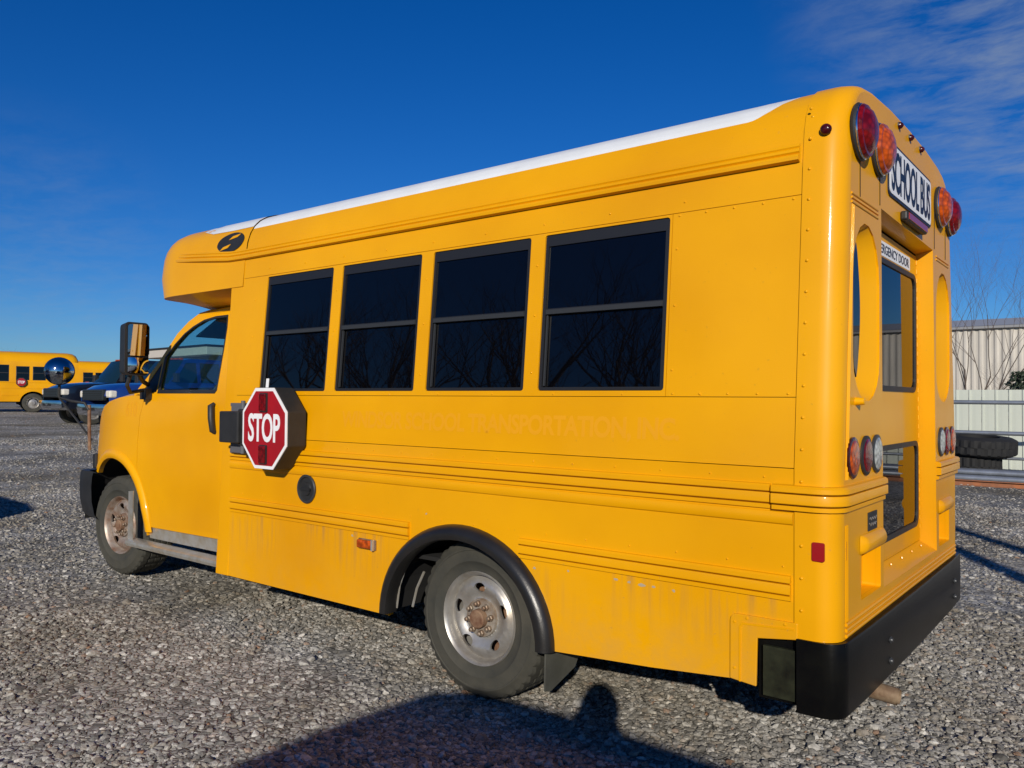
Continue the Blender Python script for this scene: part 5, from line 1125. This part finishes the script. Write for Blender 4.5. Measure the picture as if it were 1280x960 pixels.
for z0, z1, y0, y1 in ((0, .012, 0, .12), (.09, .102, 0, .12), (.012, .09, .054, .066)): b_.box(-4.5, 9, 13.05+y0, 13.05+y1, z0, z1)
ib = b_.obj('steel_beam', mat('rust_orange_beam', (.36, .13, .05), .8, var2=(.20, .09, .05), vscale=6), None); tag(ib, 'rusty orange steel beam lying on the gravel in front of the pipes', 'beam')
def big_tyre(label, loc, Ro, wd, tilt=0):
    def mod(k, j, r): return r-.03 if (j in (4, 5) and k % 3 == 0) or (j in (6, 7) and k % 3 == 1) else r
    t = MB().lathe([(0, Ro*.55), (.02, Ro*.62), (.0, Ro*.85), (.04, Ro*.97), (.06, Ro), (wd*.48, Ro), (wd*.52, Ro), (wd-.06, Ro), (wd-.04, Ro*.97), (wd, Ro*.85), (wd-.02, Ro*.62), (wd, Ro*.55)], 72, (0, 0, 0), 'Z', mod=mod, close=True)
    o = t.obj('old_tyre', mat('old_tyre_rubber', (.009, .009, .009), .8), None, smooth=25); o.location = loc; o.rotation_euler = (R(tilt), R(tilt*.7), .3); tag(o, label, 'tyre', 'old tyres piled by the fence'); return o
big_tyre('large black tractor tyre lying flat on top of the tyre pile', (-1.72, 15.05, .44), .66, .36, 3)
big_tyre('smaller black tyre underneath the large tractor tyre', (-1.85, 15.05, .02), .54, .42)
MLEAF = mat('dark_evergreen_leaf', (.03, .045, .025), .7)
x_, y_ = place(1276, 0, 20.5)
eb = empty('evergreen_bush', 'small dark evergreen bush peeping over the fence at the right edge', 'bush', (x_, y_, 0)); b_ = MB(); rg = random.Random(3)
for k in range(900):
    t = rg.uniform(0, 1); a = rg.uniform(0, 2*pi); rr3 = rg.uniform(.05, .42)*(.5+.5*math.sin(pi*t)); c = Vector((rr3*math.cos(a), rr3*math.sin(a), 1.0+t*1.25)); n_ = Vector((rg.gauss(0, 1), rg.gauss(0, 1), rg.gauss(0, 1))).normalized(); u_ = n_.orthogonal().normalized()*.06; w_ = n_.cross(u_)
    b_.add([c+u_, c+w_*.5, c-u_, c-w_*.5], [(0, 1, 2, 3)])
b_.obj('crown', MLEAF, eb, fix=False); MB().tube([(0, 0, 0), (.03, 0, 1.2), (0, .02, 2.0)], [.05, .04, .02], 7).obj('trunk', MBARK, eb, smooth=60)
for (x, y, h, lab) in ((5.55, -3.7, 7.5, 'taller weathered wooden utility pole standing right of the photographer'), (6.55, -4.1, 6.8, 'second wooden pole beside the first, slightly shorter')):
    po_ = empty('utility_pole', lab, 'pole', (x, y, 0), 0, 'wooden poles'); MB().tube([(0, 0, -.1), (.02, 0, h/2), (0, .02, h)], [.13, .11, .09], 12).obj('pole', MBARK, po_, smooth=60); MB().box(-.9, .9, -.05, .05, h-.5, h-.38).obj('crossarm', MBARK, po_)
# ------------------------------------------------------------------ left-hand background
x_, y_ = place(222, 0, 46)
cb = empty('flat_roofed_building', 'beige flat-roofed building with a wide overhanging canopy beyond the cab', 'building', (x_, y_, g0(x_, y_)), rzb-R(90)+.25)
MBG = mat('beige_render', (.46, .42, .36), .7, var=.12, vscale=1)
MB().box(-.75, 5, -.5, 4, 0, 3.2).obj('wall', MBG, cb); MB().box(-1.6, 6, -1.4, 5, 3.02, 3.45).obj('canopy', mat('pale_canopy', (.50, .46, .40), .6), cb, bevel=.03)
MB().box(-1.64, 6.04, -1.44, 5.04, 3.45, 3.55).obj('roof_edge', MBLK, cb)
for k in range(3): MB().box(.15+k*1.3, .95+k*1.3, -.53, -.505, 1.2, 2.3).obj('window', MVG, cb)
# wooded skyline
MWOOD = mat('distant_woodland_brown', (.085, .075, .065), .95, var=.4, vscale=.3); rg = random.Random(9); b_ = MB()
for k in range(9000):
    an = rg.uniform(-180, 180); d = rg.uniform(150, 190); hh_ = 3.2+1.6*math.sin(an*.37)+1.2*math.sin(an*1.3+1); x = CAM.x+d*math.cos(R(an)); y = CAM.y+d*math.sin(R(an))
    z = 1.0+rg.uniform(0, 1)**.7*max(1.8, hh_); s_ = rg.uniform(.5, 1.3); c = Vector((x, y, z)); n_ = Vector((rg.gauss(0, 1), rg.gauss(0, 1), rg.gauss(0, .4))).normalized(); u_ = n_.orthogonal().normalized()*s_; w_ = n_.cross(u_)
    b_.add([c+u_, c+w_, c-u_, c-w_], [(0, 1, 2, 3)])
tag(b_.obj('distant_woodland', MWOOD, None, fix=False), 'low brown line of leafless woodland along the horizon', 'woodland', kind='stuff')
